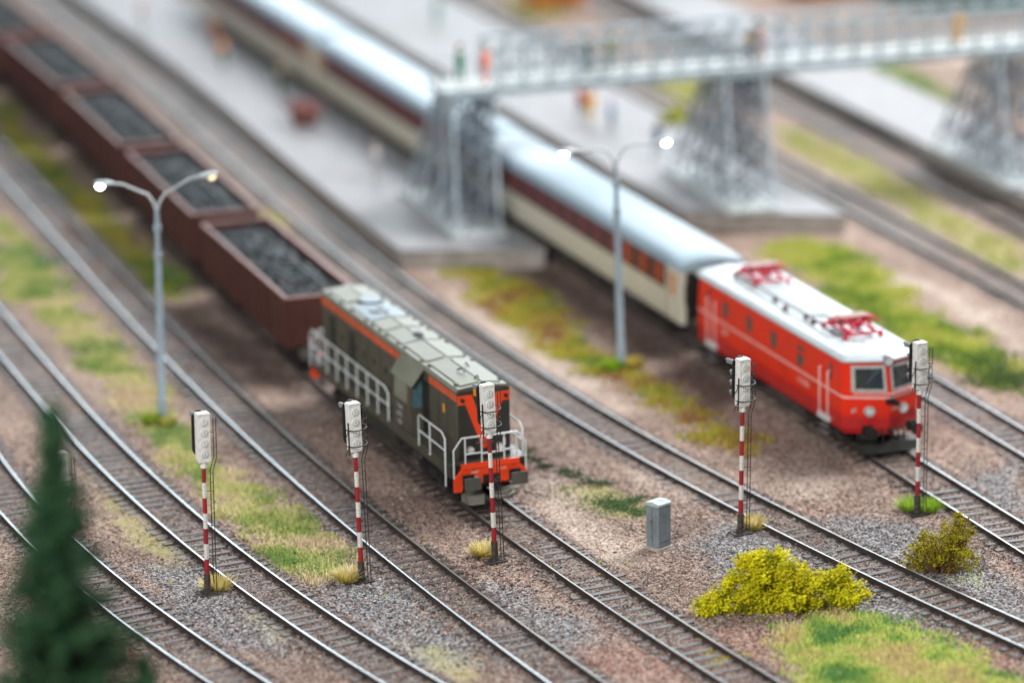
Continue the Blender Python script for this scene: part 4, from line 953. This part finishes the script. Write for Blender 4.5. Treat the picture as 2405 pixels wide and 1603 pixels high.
for i in range(5):
    o = w0 if i == 0 else copy_tree(w0)
    Yc = 144.1+wag_pitch*i; a = tpt('C', Yc-4.3); b = tpt('C', Yc+4.3); d = (a-b).normalized(); c = (a+b)/2
    o.location = (c.x, c.y, RT); o.rotation_euler = (0, 0, math.atan2(d.y, d.x)); tag(o, WL[i], 'freight wagon', 'open coal wagons behind the green locomotive')
    if i == 2:
        mb = MB()
        for x, w, z, h in ((-4.4, 1.2, 2.5, .8), (-1.6, 1.3, 2.45, .9), (.9, 1.1, 2.2, 1.1), (3.9, 1.4, 2.5, .7)): mb.box((x, -1.43, z), (w, .015, h))
        mb.build('faded_patch', 'wag_pale', [c_ for c_ in children(o) if c_.name.startswith('body')][0])

# ------------------------------------------------------------------ red electric locomotive
def red_loco():
    R = train_root('electric_locomotive', 'E', 132.7, 14.0); tag(R, 'bright orange red electric locomotive with white roof and two crimson pantographs', 'locomotive')
    XC, XN = 6.75, 7.60; W = 1.54; Z0, ZB, Z1 = .95, 1.42, 3.48      # corner x, nose x, half width, levels
    def plan(hw, xc, xn, z, ix=0.0):                                   # plan outline: tapered bowed ends
        p = []
        for s in (1, -1):
            q = [(xc*s, -hw*s), (s*(xc+.16), -hw*s*.93), (s*(xc+.16+(xn-xc-.16)*.56), -hw*s*.44), (s*xn, 0), (s*(xc+.16+(xn-xc-.16)*.56), hw*s*.44), (s*(xc+.16), hw*s*.93), (xc*s, hw*s)]
            p += q
        return [(x, y, z) for x, y in p]
    bogie(R, 4.2, 3.0, .55); bogie(R, -4.2, 3.0, .55)
    mb = MB(); mb.box((0, 0, .72), (12.6, 2.2, .5)); mb.build('underframe', 'under', R)
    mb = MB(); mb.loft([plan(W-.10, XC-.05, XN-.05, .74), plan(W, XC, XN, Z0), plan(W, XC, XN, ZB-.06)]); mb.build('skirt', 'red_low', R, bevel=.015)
    mb = MB(); mb.loft([plan(W-.01, XC, XN-.01, ZB-.058), plan(W, XC, XN, ZB+.15), plan(W, XC, XN, 2.35), plan(W-.03, XC-.05, XN-.22, 3.30), plan(W-.04, XC-.06, XN-.25, Z1)]); body = mb.build('body', 'red', R, bevel=.03)
    mb = MB(); mb.loft([plan(W+.06, XC+.05, XN-.10, Z1+.003), plan(W+.07, XC+.06, XN-.09, Z1+.07), plan(W-.10, XC-.1, XN-.35, Z1+.20), plan(W-.55, XC-.5, XN-.85, Z1+.30)])
    roof = mb.build('roof', 'roof_w', R, bevel=.04)
    mb = MB()
    for i, x in enumerate(np.linspace(-2.9, 2.5, 19)): mb.box((x, .12, Z1+.33), (.16, 1.7, .05))
    mb.box((-.2, .12, Z1+.30), (5.7, 1.9, .04)); mb.build('roof_grille', 'roof_w', roof, bevel=.01)
    # roof line with insulators on the near side
    mb = MB(); zr = Z1+.50
    mb.tube([(-5.3, -.6, zr-.05), (-4.4, -.75, zr), (.2, -.78, zr), (2.2, -.75, zr), (4.6, -.85, zr-.08), (4.9, -.55, zr-.1), (3.6, -.45, zr-.15)], .032, 6); mb.tube([(2.2, -.75, zr), (2.5, -.3, zr+.06), (3.1, -.1, zr)], .03, 6)
    mb.tube([(-4.4, -1.05, Z1+.28), (4.7, -1.08, Z1+.27)], .022, 6); mb.build('roof_cable', 'wire', roof)
    for x, y in ((-4.9, -.72), (-.9, -.78), (1.9, -.76), (2.6, -.80), (.4, -.95)):
        mb = MB()
        for j in range(3): mb.cyl((x, y, Z1+.26+j*.08), (x, y, Z1+.31+j*.08), .11, 12)
        mb.cyl((x, y, Z1+.2), (x, y, Z1+.52), .06, 8); mb.build('insulator', 'insul', roof)
    mb = MB()
    for x, y, w in ((5.45, -.42, .18), (5.55, -.25, .12), (5.62, -.12, .15), (6.1, .15, .16)): mb.box((x, y, Z1+.27), (w, .08, .09))
    mb.build('roof_fitting', 'hood', roof)
    # pantographs
    for cx, d in ((4.15, 1), (-4.15, -1)):
        P = empty('pantograph', (cx, .1, Z1+.28)); P.parent = R; r = .06
        mb = MB()
        for x in (-.95, .95):
            for y in (-.72, .72): mb.cyl((x, y, -.08), (x, y, .16), .09, 10); mb.cyl((x, y, .0), (x, y, .05), .13, 10)
        for x in (-.95, .95): mb.bar((x, -.8, .19), (x, .8, .19), .08, .08)
        for y in (-.55, .55): mb.bar((-.95, y, .19), (.95, y, .19), .08, .08)
        mb.build('base_frame', 'panto', P)
        mb = MB()
        for s in (-1, 1):
            mb.tube([(s*.85, -.5, .24), (-s*.35, -.62, .44), (s*.1, -.4, .55)], r, 6); mb.tube([(s*.85, .5, .24), (-s*.35, .62, .44), (s*.1, .4, .55)], r, 6)
            mb.tube([(s*.85, -.5, .24), (-s*.30, .5, .42)], r*.8, 6); mb.bar((s*.35, -.62, .44), (s*.35, .62, .44), .05, .05)
            mb.bar((s*.3, -.2, .30), (s*.3, .2, .34), .22, .16)
        mb.build('arms', 'panto', P)
        for s in (-.16, .16):
            mb = MB(); mb.tube([(s, -1.0, .38), (s, -.86, .52), (s, -.62, .60), (s, .62, .60), (s, .86, .52), (s, 1.0, .38)], .045, 6, mi=0); mb.box((s, 0, .655), (.10, 1.15, .04), 1); mb.build('pan_head', ['panto', 'panto_bar'], P)
    # side windows, doors, lines
    for s in (-1, 1):
        y = s*(W-.012)
        for x in (-4.05, -1.72, .62): 
            mb = MB(); mb.box((x, y-s*.01, 2.72), (.62, .03, .72), 0); mb.box((x, y+s*.004, 2.72), (.48, .03, .58), 1); mb.build('side_window', ['red_low', 'buffer'], body, bevel=.01)
        mb = MB(); mb.box((3.05, y-s*.01, 2.55), (.66, .03, .56), 0); mb.box((3.05, y+s*.004, 2.55), (.54, .03, .44), 1); mb.box((3.05, y+s*.004, 3.02), (.62, .03, .16), 1); mb.build('side_window', ['red_low', 'buffer'], body, bevel=.01)
        for x in (5.72, -5.72): mb = MB(); mb.box((x, y+s*.0, 2.85), (.22, .03, .62)); mb.build('door_window', 'glass', body)
        for x in (5.32, -5.32):
            mb = MB(); 
            for q in (-.34, .40): mb.box((x+q, y+s*.006, 2.1), (.02, .02, 1.95))
            mb.build('door_seam', 'red_low', body)
            for q in (-.36, .36): mb = MB(); mb.tube([(x+q, s*(W+.0), 2.85), (x+q, s*(W+.07), 2.80), (x+q, s*(W+.07), 1.0), (x+q, s*(W+.0), .95)], .036, 8); mb.build('handrail', 'line_white', R)
            mb = MB(); mb.box((x, s*(W+.05), 1.0), (.9, .12, .20)); mb.box((x, s*(W+.03), .66), (.6, .10, .05), 1); mb.box((x, s*(W+.03), .40), (.6, .10, .05), 1); mb.build('door_step', ['rail_white', 'hood'], R)
        if s < 0:
            text('1110.05', .34, 'text_white', body, 'lettering', Matrix.Translation((3.35, -(W+.006), 1.78)) @ Matrix.Rotation(PI/2, 4, 'X')); text('ÖBB', .30, 'text_white', body, 'lettering', Matrix.Translation((-4.1, -(W+.006), 1.80)) @ Matrix.Rotation(PI/2, 4, 'X'))
    # white lines: loops around the body just proud of it
    def ring(z, hw, xc, xn, t=.05, gap=None):
        A = plan(hw, xc, xn, z-t/2); B = plan(hw, xc, xn, z+t/2); Ai = plan(hw-.02, xc-.02, xn-.02, z-t/2); Bi = plan(hw-.02, xc-.02, xn-.02, z+t/2); mb = MB(); n = len(A)
        for i in range(n):
            j = (i+1) % n
            if i == 13: pass
            mb.add([A[i], A[j], B[j], B[i], Ai[i], Ai[j], Bi[j], Bi[i]], [(0, 1, 2, 3), (7, 6, 5, 4), (3, 2, 6, 7), (0, 4, 5, 1)])
        return mb
    ring(2.14, W+.012, XC+.012, XN+.012, .075).build('white_line', 'line_white', body); ring(1.44, W+.010, XC+.010, XN+.010, .035).build('lower_line', 'red_low', body)
    # fronts
    for s in (1, -1):
        F = MB()
        for q in (-1, 1):
            # window on the bowed front: between (XC+.42,.8W) and (XN,0)
            def fp(u, z):    # u 0 centre .. 1 corner
                pts = [(XN, 0), (XC+.16+(XN-XC-.16)*.56, W*.44), (XC+.16, W*.93)]
                L1 = .45; 
                if u < .5: a, b, t = pts[0], pts[1], u/.5
                else: a, b, t = pts[1], pts[2], (u-.5)/.5
                lean = max(0, (z-2.35)/.95*(.22-.17*u))
                return (s*(a[0]+(b[0]-a[0])*t-lean), s*q*(a[1]+(b[1]-a[1])*t)*1.0, z)
            def panel(u0, u1, z0, z1, proud, mt, name, par, rad=.0):
                mb = MB(); N = 6; V = []; 
                for i in range(N+1):
                    u = u0+(u1-u0)*i/N
                    for z in (z0, z1): p = fp(u, z); V.append((p[0]+s*proud, p[1], p[2]))
                V2 = [(v[0]-s*.04, v[1], v[2]) for v in V]; n = len(V)
                Fs = [(2*i, 2*i+1, 2*i+3, 2*i+2) for i in range(N)]+[(n+2*i, n+2*i+2, n+2*i+3, n+2*i+1) for i in range(N)]+[(2*i, 2*i+2, n+2*i+2, n+2*i) for i in range(N)]+[(2*i+1, n+2*i+1, n+2*i+3, 2*i+3) for i in range(N)]+[(0, n, n+1, 1), (2*N, 2*N+1, n+2*N+1, n+2*N)]
                mb.add(V+V2, Fs); return mb.build(name, mt, par, bevel=.02)
            fr = panel(.07, .90, 2.36, 3.34, .045, 'chrome', 'window_frame', body)
            panel(.155, .815, 2.47, 3.23, .066, 'glass', 'windscreen', fr)
            mb = MB(); a = fp(.25, 3.18); b = fp(.55, 2.75); mb.tube([(a[0]+s*.07, a[1], a[2]), (b[0]+s*.07, b[1], b[2])], .012, 5); mb.build('wiper', 'hood', fr)
            # headlight
            c = fp(.50, 1.62); mb = MB(); mb.cyl((c[0]-s*.1, c[1], c[2]), (c[0]+s*.09, c[1], c[2]), .20, 24, mi=0); mb.cyl((c[0]+s*.09, c[1], c[2]), (c[0]+s*.11, c[1], c[2]), .14, 20, mi=1); mb.build('headlight', ['chrome', 'lens'], body)
        mb = MB(); mb.cyl((s*(XN-.45), 0, 3.50), (s*(XN-.12), 0, 3.50), .20, 20, mi=0); mb.cyl((s*(XN-.13), 0, 3.50), (s*(XN-.10), 0, 3.50), .15, 20, mi=1); mb.build('top_lamp', ['hood', 'lens'], R)
        mb = MB()
        V = []
        for u in np.linspace(-.86, .86, 12):
            q = 1 if u > 0 else -1; uu = abs(u); pts = [(XN, 0), (XC+.16+(XN-XC-.16)*.56, W*.44), (XC+.16, W*.93)]
            a, b, t = (pts[0], pts[1], uu/.5) if uu < .5 else (pts[1], pts[2], (uu-.5)/.5)
            V.append((s*(a[0]+(b[0]-a[0])*t+.07), s*q*(a[1]+(b[1]-a[1])*t), 2.30))
        mb.tube(V, .028, 6); mb.build('front_handrail', 'line_white', R)
        mb = MB()
        for y, w, z in ((-.10, .12, 2.02), (.10, .12, 2.0), (.26, .14, 1.93)): mb.box((s*(XN+.04), s*y, z), (.12, w, .20))
        mb.build('front_socket', 'black', R)
        if s > 0:
            text('275022 0', .20, 'text_white', body, 'lettering', Matrix.Translation((XN-.10, .38, 1.72)) @ Matrix.Rotation(PI/2+math.atan2(XN-XC-.16, .93*W), 4, 'Z') @ Matrix.Rotation(PI/2, 4, 'X'))
            text_c = (XC+.25, -W*.885, 1.64); MB().box((0, 0, 0), (.30, .015, .15)).build('white_plate', 'rail_white', body, T=Matrix.Translation((XC+.36, -W*.775, 1.66)) @ Matrix.Rotation(math.atan2(.93*W, -(XN-XC-.16))+PI, 4, 'Z'))
        buffers(R, s*(XN-.05), s, .98, False, 'under', .9); hook(R, s*(XN-.05), s)
        for y in (-.55, -.3, .3, .55): mb = MB(); mb.tube([(s*(XN-.1), y, .95), (s*(XN+.1), y, .85), (s*(XN+.05), y, .5)], .04, 6); mb.build('air_hose', 'under', R)
        mb = MB(); mb.prism([(s*(XC+.1), .12), (s*(XN+.15), .10), (s*(XN-.05), .42), (s*(XC+.1), .42)], -1.15, 1.15, 'Y'); mb.build('rail_guard', 'olive_d', R)
red_loco()

# ------------------------------------------------------------------ passenger coaches
def coach():
    R = empty('passenger_coach', (0, 0, 0)); L = 25.6; W = 1.42; Z0, Z1 = 1.05, 3.15
    bogie(R, 9.2, 2.5); bogie(R, -9.2, 2.5)
    mb = MB(); mb.box((0, 0, .90), (L-.3, 2.4, .3)); 
    for x, w in ((-3.5, 2.6), (0, 1.8), (3.6, 2.2)): mb.box((x, 0, .60), (w, 2.2, .5))
    mb.build('underframe', 'under', R)
    mb = MB(); mb.prism([(-W+.06, .82), (W-.06, .82), (W, 1.1), (W, 2.02), (-W, 2.02), (-W, 1.1)], -L/2, L/2); body = mb.build('body', 'cream', R, bevel=.02)
    mb = MB(); mb.prism([(-W, 2.022), (W, 2.022), (W-.02, 3.10), (-W+.02, 3.10)], -L/2+1.55, L/2-1.55); mb.build('window_band', 'maroon', body)
    for s in (-1, 1):
        mb = MB(); mb.prism([(-W, 2.022), (W, 2.022), (W-.02, 3.10), (-W+.02, 3.10)], s*(L/2-1.548), s*L/2); mb.build('end_wall', 'cream', body)
        for y in (-1, 1):
            mb = MB(); mb.box((s*(L/2-.80), y*(W+.004), 2.40), (.62, .03, .92), 0); mb.box((s*(L/2-.34), y*(W+.002), 2.0), (.03, .03, 1.8), 1); mb.box((s*(L/2-1.26), y*(W+.002), 2.0), (.03, .03, 1.8), 1); mb.build('door', ['door_tan', 'maroon'], body)
    for s in (-1, 1):
        for i in range(13):
            x = -L/2+2.3+i*1.75; mb = MB(); mb.box((x, s*(W-.002), 2.56), (1.02, .04, .86)); mb.build('window', 'curtain_o' if i in (10, 11, 12) else 'curtain', body)
    # rounded roof
    secs = []; n = 13
    for x, k, dz in ((-L/2-.02, .86, -.10), (-L/2+.25, .97, -.02), (-L/2+.8, 1, 0), (L/2-.8, 1, 0), (L/2-.25, .97, -.02), (L/2+.02, .86, -.10)):
        p = [(x, -(W+.05)*1.0, 3.10)]
        for i in range(n):
            a = PI*i/(n-1); p.append((x, -(W+.05)*math.cos(a)*(1-.0*i), 3.12+(.60*math.sin(a)**.75+dz)*k if 0 < i < n-1 else 3.14))
        p.append((x, (W+.05), 3.10)); secs.append(p)
    mb = MB(); mb.loft(secs, smooth=True); roof = mb.build('roof', 'coach_roof', R)
    for s in (-1, 1):
        mb = MB(); mb.box((s*(L/2+.12), 0, 1.95), (.26, 2.3, 2.2)); mb.build('gangway', 'black', R)  # gangway widened so its black stands in for the shaded coach end
        MB().box((s*(L/2+.02), -.95, 2.1), (.05, .5, .9)).build('end_window', 'black', body)
        MB().box((s*(L/2+.262), -.1, 2.2), (.02, .5, .9)).build('end_door', 'yellow', R)
        buffers(R, s*L/2, s, .98)
    return R
c0 = coach()
CLB = ['nearest cream and maroon coach with pale blue roof, coupled to the red locomotive', 'second passenger coach, its blown white roof left of the bridge tower', 'third passenger coach, reaching the top edge of the picture']
for i in range(3):
    o = c0 if i == 0 else copy_tree(c0); Yc = 153.2+25.0*i
    a = tpt('E', Yc-9); b = tpt('E', Yc+9); d = (a-b).normalized(); c = (a+b)/2
    o.location = (c.x, c.y, RT); o.rotation_euler = (0, 0, math.atan2(d.y, d.x)); tag(o, CLB[i], 'passenger coach', 'passenger coaches behind the red locomotive')

# ------------------------------------------------------------------ footbridge
def bridge():
    AX = Vector((-.25, 162.1)); ang = math.radians(16.4); ZD = 6.75
    R = empty('footbridge', (AX.x, AX.y, 0), ang); tag(R, 'long blue grey lattice footbridge on three trestle towers across the tracks', 'bridge')
    X0, X1, HW = -3.2, 40.0, 1.25
    MB().box(((X0+X1)/2, 0, ZD+.10), (X1-X0, 2*HW+.2, .14)).build('deck', 'deck', R)
    for s in (-1, 1):
        mb = MB(); mb.box(((X0+X1)/2, s*(HW+.14), ZD-.02), (X1-X0, .08, .34)); mb.build('girder', 'bridge', R)
        mb = MB(); x0 = X0+2.6 if True else X0; y = s*(HW+.14); st = 1.25; xs = np.arange(x0, X1, st); ZT = ZD+2.05
        for z, w in ((ZT, .15), (ZD+1.25, .09), (ZD+.40, .12)): mb.bar((x0, y, z), (X1, y, z), w, w)
        for x in xs: mb.box((x, y, (ZD+.15+ZT)/2), (.12, .09, ZT-ZD-.15))
        for a in xs[:-1]: mb.bar((a, y, ZD+.17), (a+st, y, ZT), .075, .05); mb.bar((a, y, ZT), (a+st, y, ZD+.17), .075, .05)
        mb.build('railing', 'bridge', R)
    mb = MB()
    for x in (X0+.05, X0+2.4):
        for y in (-HW, HW): mb.box((x, y, ZD+.62), (.06, .06, .95))
    mb.bar((X0+.05, HW, ZD+1.1), (X0+2.4, HW, ZD+1.1), .05, .05); mb.build('end_railing', 'bridge', R)
    for tx_ in (-1.75, 11.5, 25.4):
        T = empty('tower', (tx_, 0, 0)); T.parent = R
        B = Matrix.Rotation(math.radians(3.0), 4, 'Z')
        tw, bw, td, bd = .98, 1.0, 1.35, 4.6
        zb, zt = .8, ZD-.25
        def leg(i, j, t): return Vector((-.8*(1-t)+i*(bw+(tw-bw)*t), j*(bd+(td-bd)*t), zb+(zt-zb)*t))
        for i in (-1, 1):
            for j in (-1, -.33, .33, 1): mb = MB(); mb.bar(leg(i, j, 0), leg(i, j, 1), .14, .14); mb.build('leg', 'bridge', T)
        mb = MB(); lv = 4
        for q in range(lv+1):
            t = q/lv
            for i in (-1, 1): mb.bar(leg(i, -1, t), leg(i, 1, t), .09, .09)
            for j in (-1, -.33, .33, 1): mb.bar(leg(-1, j, t), leg(1, j, t), .08, .08)
            if q < lv:
                t2 = (q+1)/lv
                for i in (-1, 1):
                    for a, b in ((-1, -.33), (-.33, .33), (.33, 1)): mb.bar(leg(i, a, t), leg(i, b, t2), .06, .06); mb.bar(leg(i, b, t), leg(i, a, t2), .06, .06)
                for j in (-1, -.33, .33, 1): mb.bar(leg(-1, j, t), leg(1, j, t2), .07, .07); mb.bar(leg(1, j, t), leg(-1, j, t2), .07, .07)
        for i in np.linspace(-1, 1, 5):
            for j in (-.66, 0, .66): mb.bar(leg(i, j, 0), leg(i, j, 1), .07, .07)
        mb.build('bracing', 'bridge_d', T)
        mb = MB(); mb.box((-.8, 0, zb+.10), (2*bw+.5, 2*bd+.5, .22)); mb.build('plinth', 'deck', T)
        mb = MB(); mb.box((0, 0, zt+.06), (2.4, 2*td+.3, .16)); mb.build('cap_beam', 'bridge', T)
    return R, AX, ang, ZD
BR, AX, BANG, ZD = bridge()

# ------------------------------------------------------------------ people (tiny painted figures)
CM = {}
def cmat(c):
    if c not in CM: CM[c] = mat('cloth_%d' % len(CM), c, .7, var=.12, scale=4)
    return CM[c]
def skin_mesh(name, joints, edges, radii, mt, parent=None, sub=2):
    me = bpy.data.meshes.new(name); me.from_pydata(joints, edges, []); o = bpy.data.objects.new(name, me); COL.objects.link(o)
    sm = o.modifiers.new('skin', 'SKIN'); ss = o.modifiers.new('sub', 'SUBSURF'); ss.levels = sub; ss.render_levels = sub
    for i, r in enumerate(radii):
        me.skin_vertices[0].data[i].radius = (r, r) if not isinstance(r, tuple) else r
    me.skin_vertices[0].data[0].use_root = True
    bpy.context.view_layer.update(); dg = bpy.context.evaluated_depsgraph_get()
    m2 = bpy.data.meshes.new_from_object(o.evaluated_get(dg)); bpy.data.objects.remove(o); m2.name = name; m2.materials.clear(); m2.materials.append(mt)
    m2.polygons.foreach_set('use_smooth', [True]*len(m2.polygons))
    o = bpy.data.objects.new(name, m2); COL.objects.link(o); o.parent = parent; return o
def person(x, y, z, rz, top, legs, label, hair=(.05, .03, .02), arm=.0, step=.12, grp='painted figures on the platforms'):
    J = [(0, 0, .95), (0, 0, 1.15), (0, 0, 1.42), (0, 0, 1.52), (0, .02, 1.66), (.19, 0, 1.40), (.25, .02+arm*.1, 1.14), (.27, .12+arm*.25, .90+arm*.2), (-.19, 0, 1.40), (-.25, -.02, 1.14), (-.26, .06, .90),
         (.10, step*.3, .90), (.11, step, .50), (.12, step*.8, .08), (.12, step+.14, .03), (-.10, -step*.3, .90), (-.11, -step*.5, .50), (-.12, -step*1.2, .08), (-.12, -step*1.2+.14, .03)]
    E = [(0, 1), (1, 2), (2, 3), (3, 4), (2, 5), (5, 6), (6, 7), (2, 8), (8, 9), (9, 10), (0, 11), (11, 12), (12, 13), (13, 14), (0, 15), (15, 16), (16, 17), (17, 18)]
    Rr = [.14, .13, .14, .06, .11, .065, .05, .04, .065, .05, .04, .09, .065, .045, .04, .09, .065, .045, .04]
    b = skin_mesh('person', J, E, Rr, M['skin']); b.location = (x, y, z); b.rotation_euler = (0, 0, rz)
    idx = [0, 1, 2, 5, 6, 8, 9]; mp = {i: n for n, i in enumerate(idx)}
    skin_mesh('jacket', [J[i] for i in idx]+[(J[7][0], J[7][1], J[7][2]+.06), (J[10][0], J[10][1], J[10][2]+.06)], [(0, 1), (1, 2), (2, 3), (3, 4), (4, 7), (2, 5), (5, 6), (6, 8)], [.175, .165, .17, .10, .08, .10, .08, .065, .065], cmat(top), b)
    skin_mesh('trousers', [(0, 0, .93), J[11], J[12], J[13], J[15], J[16], J[17]], [(0, 1), (1, 2), (2, 3), (0, 4), (4, 5), (5, 6)], [.165, .115, .09, .07, .115, .09, .07], cmat(legs), b)
    mb = MB(); mb.ball((0, -.01, 1.72), .125, 12, sc=(1, 1.05, .85)); mb.build('hair', cmat(hair), b)
    mb = MB(); mb.ball((0, .125, 1.655), .022, 6)
    for s in (-1, 1): mb.ball((s*.105, .02, 1.66), .025, 6, sc=(.5, 1, 1.3))
    mb.build('face_detail', 'skin', b)
    tag(b, label, 'person', grp)
def pon(px, py, z=.8): return (*G(px, py, z), z+.01)
person(*pon(338, 72), .5, (.62, .40, .45), (.45, .60, .56), 'person in a pale pink top on the left platform, near the top edge')
person(*pon(503, 112), 2.2, (.62, .22, .10), (.20, .12, .08), 'person in an orange top beside the coaches, farther of the close pair')
person(*pon(524, 158), 1.0, (.78, .30, .12), (.10, .13, .05), 'person in orange and dark green beside the coaches, nearer of the close pair', step=.2)
person(*pon(662, 222), .3, (.10, .13, .08), (.07, .08, .06), 'person in dark olive clothes standing close to the coach side')
person(*pon(884, 420), 1.2, (.52, .53, .55), (.40, .42, .44), 'person in light grey clothes left of the left bridge tower', hair=(.4, .36, .34))
person(*pon(1028, 62), 2.0, (.12, .36, .27), (.25, .46, .38), 'person in teal clothes at the far end of the middle platform')
person(*pon(1366, 280), 2.6, (.55, .05, .07), (.10, .05, .04), 'person in a red jacket on the middle platform', hair=(.5, .1, .15))
person(*pon(1388, 288), .4, (.80, .38, .04), (.72, .50, .16), 'person in yellow orange clothes next to the red jacket')
person(*pon(1437, 312), 1.4, (.04, .22, .55), (.30, .36, .42), 'person in a blue jacket above the right street lamp', hair=(.5, .3, .35))
person(*pon(1545, 368), 2.2, (.08, .20, .40), (.26, .34, .42), 'person in a dark blue jacket near the middle tower')
def onb(u, v=0.0): p = AX+Vector((math.cos(BANG), math.sin(BANG)))*u+Vector((-math.sin(BANG), math.cos(BANG)))*v; return (p.x, p.y, ZD+.18)
BG = 'painted figures on the footbridge'
person(*onb(-.85, -.3), 1.0, (.80, .20, .10), (.75, .17, .09), 'person in bright orange red at the left end of the footbridge', grp=BG)
person(*onb(-1.9, .3), 2.0, (.06, .30, .18), (.05, .25, .15), 'person in dark green beside the orange red one on the footbridge', grp=BG)
person(*onb(4.2, 0), 1.4, (.02, .10, .07), (.03, .10, .08), 'person in very dark green on the left span of the footbridge', grp=BG)
person(*onb(5.4, .2), .6, (.22, .26, .12), (.18, .22, .15), 'person in olive green on the left span of the footbridge', grp=BG)
person(*onb(12.0, -.5), 2.2, (.50, .32, .05), (.06, .04, .10), 'person in ochre and dark purple above the middle tower', grp=BG)
person(*onb(12.75, -.2), 1.2, (.72, .36, .38), (.66, .40, .42), 'person in pink above the middle tower', grp=BG)
person(*onb(13.0, .95), 3.0, (.16, .10, .03), (.25, .22, .14), 'person in brown leaning at the far railing above the middle tower', grp=BG)
person(*onb(22.7, -.2), .2, (.85, .48, .02), (.80, .42, .05), 'person in bright yellow on the right span of the footbridge', hair=(.55, .35, .25), grp=BG)

# planter
x, y, z = pon(716, 292); root = empty('planter', (x, y, z)); tag(root, 'round brown planter with pinkish flowers on the left platform', 'planter')
mb = MB(); mb.tube([(0, 0, 0), (0, 0, .35), (0, 0, .62), (0, 0, .66)], [.55, .72, .80, .74], 20); mb.build('pot', 'pot', root)
C = RNG.normal(0, 1, (700, 3))*np.array([.38, .38, .16])+np.array([0, 0, .85]); V, F, T = bits(C, RNG.uniform(.05, .09, 700), pal([(.50, .22, .22), (.60, .30, .30), (.16, .20, .22), (.30, .10, .09)], 700))
link_mesh('flowers', fast_mesh('flowers', V, F, T, M['foam']), root)['kind'] = 'stuff'

# ------------------------------------------------------------------ light: soft exhibition-hall lighting, bright from behind, plus an added front fill
w = bpy.data.worlds.new('World'); SC.world = w; w.use_nodes = True
bg = w.node_tree.nodes['Background']; bg.inputs['Color'].default_value = (.60, .70, .80, 1); bg.inputs['Strength'].default_value = .22
def area(name, loc, target, sx, sy, power, col):
    l = bpy.data.lights.new(name, 'AREA'); l.shape = 'RECTANGLE'; l.size = sx; l.size_y = sy; l.energy = power; l.color = col
    o = bpy.data.objects.new(name, l); COL.objects.link(o); o.location = loc
    o.rotation_euler = (Vector(target)-Vector(loc)).to_track_quat('-Z', 'Y').to_euler()
area('window_light', (55, 420, 105), (0, 160, 0), 280, 110, 6.4e5, (.88, .95, 1.0))
area('ceiling_light', (75, 185, 95), (0, 140, 0), 60, 50, 2.2e5, (1.0, .96, .92))
area('front_fill', (-55, -5, 85), (0, 135, 0), 60, 45, 1.9e5, (1.0, .94, .88))  # fill lamp added to brighten signal heads and locomotive fronts

SC.view_settings.view_transform = 'Standard'; SC.view_settings.look = 'None'; SC.view_settings.exposure = .30; SC.view_settings.gamma = 1
SC.view_settings.use_curve_mapping = False
SC.render.engine = 'CYCLES'; SC.cycles.use_denoising = True; SC.cycles.max_bounces = 6
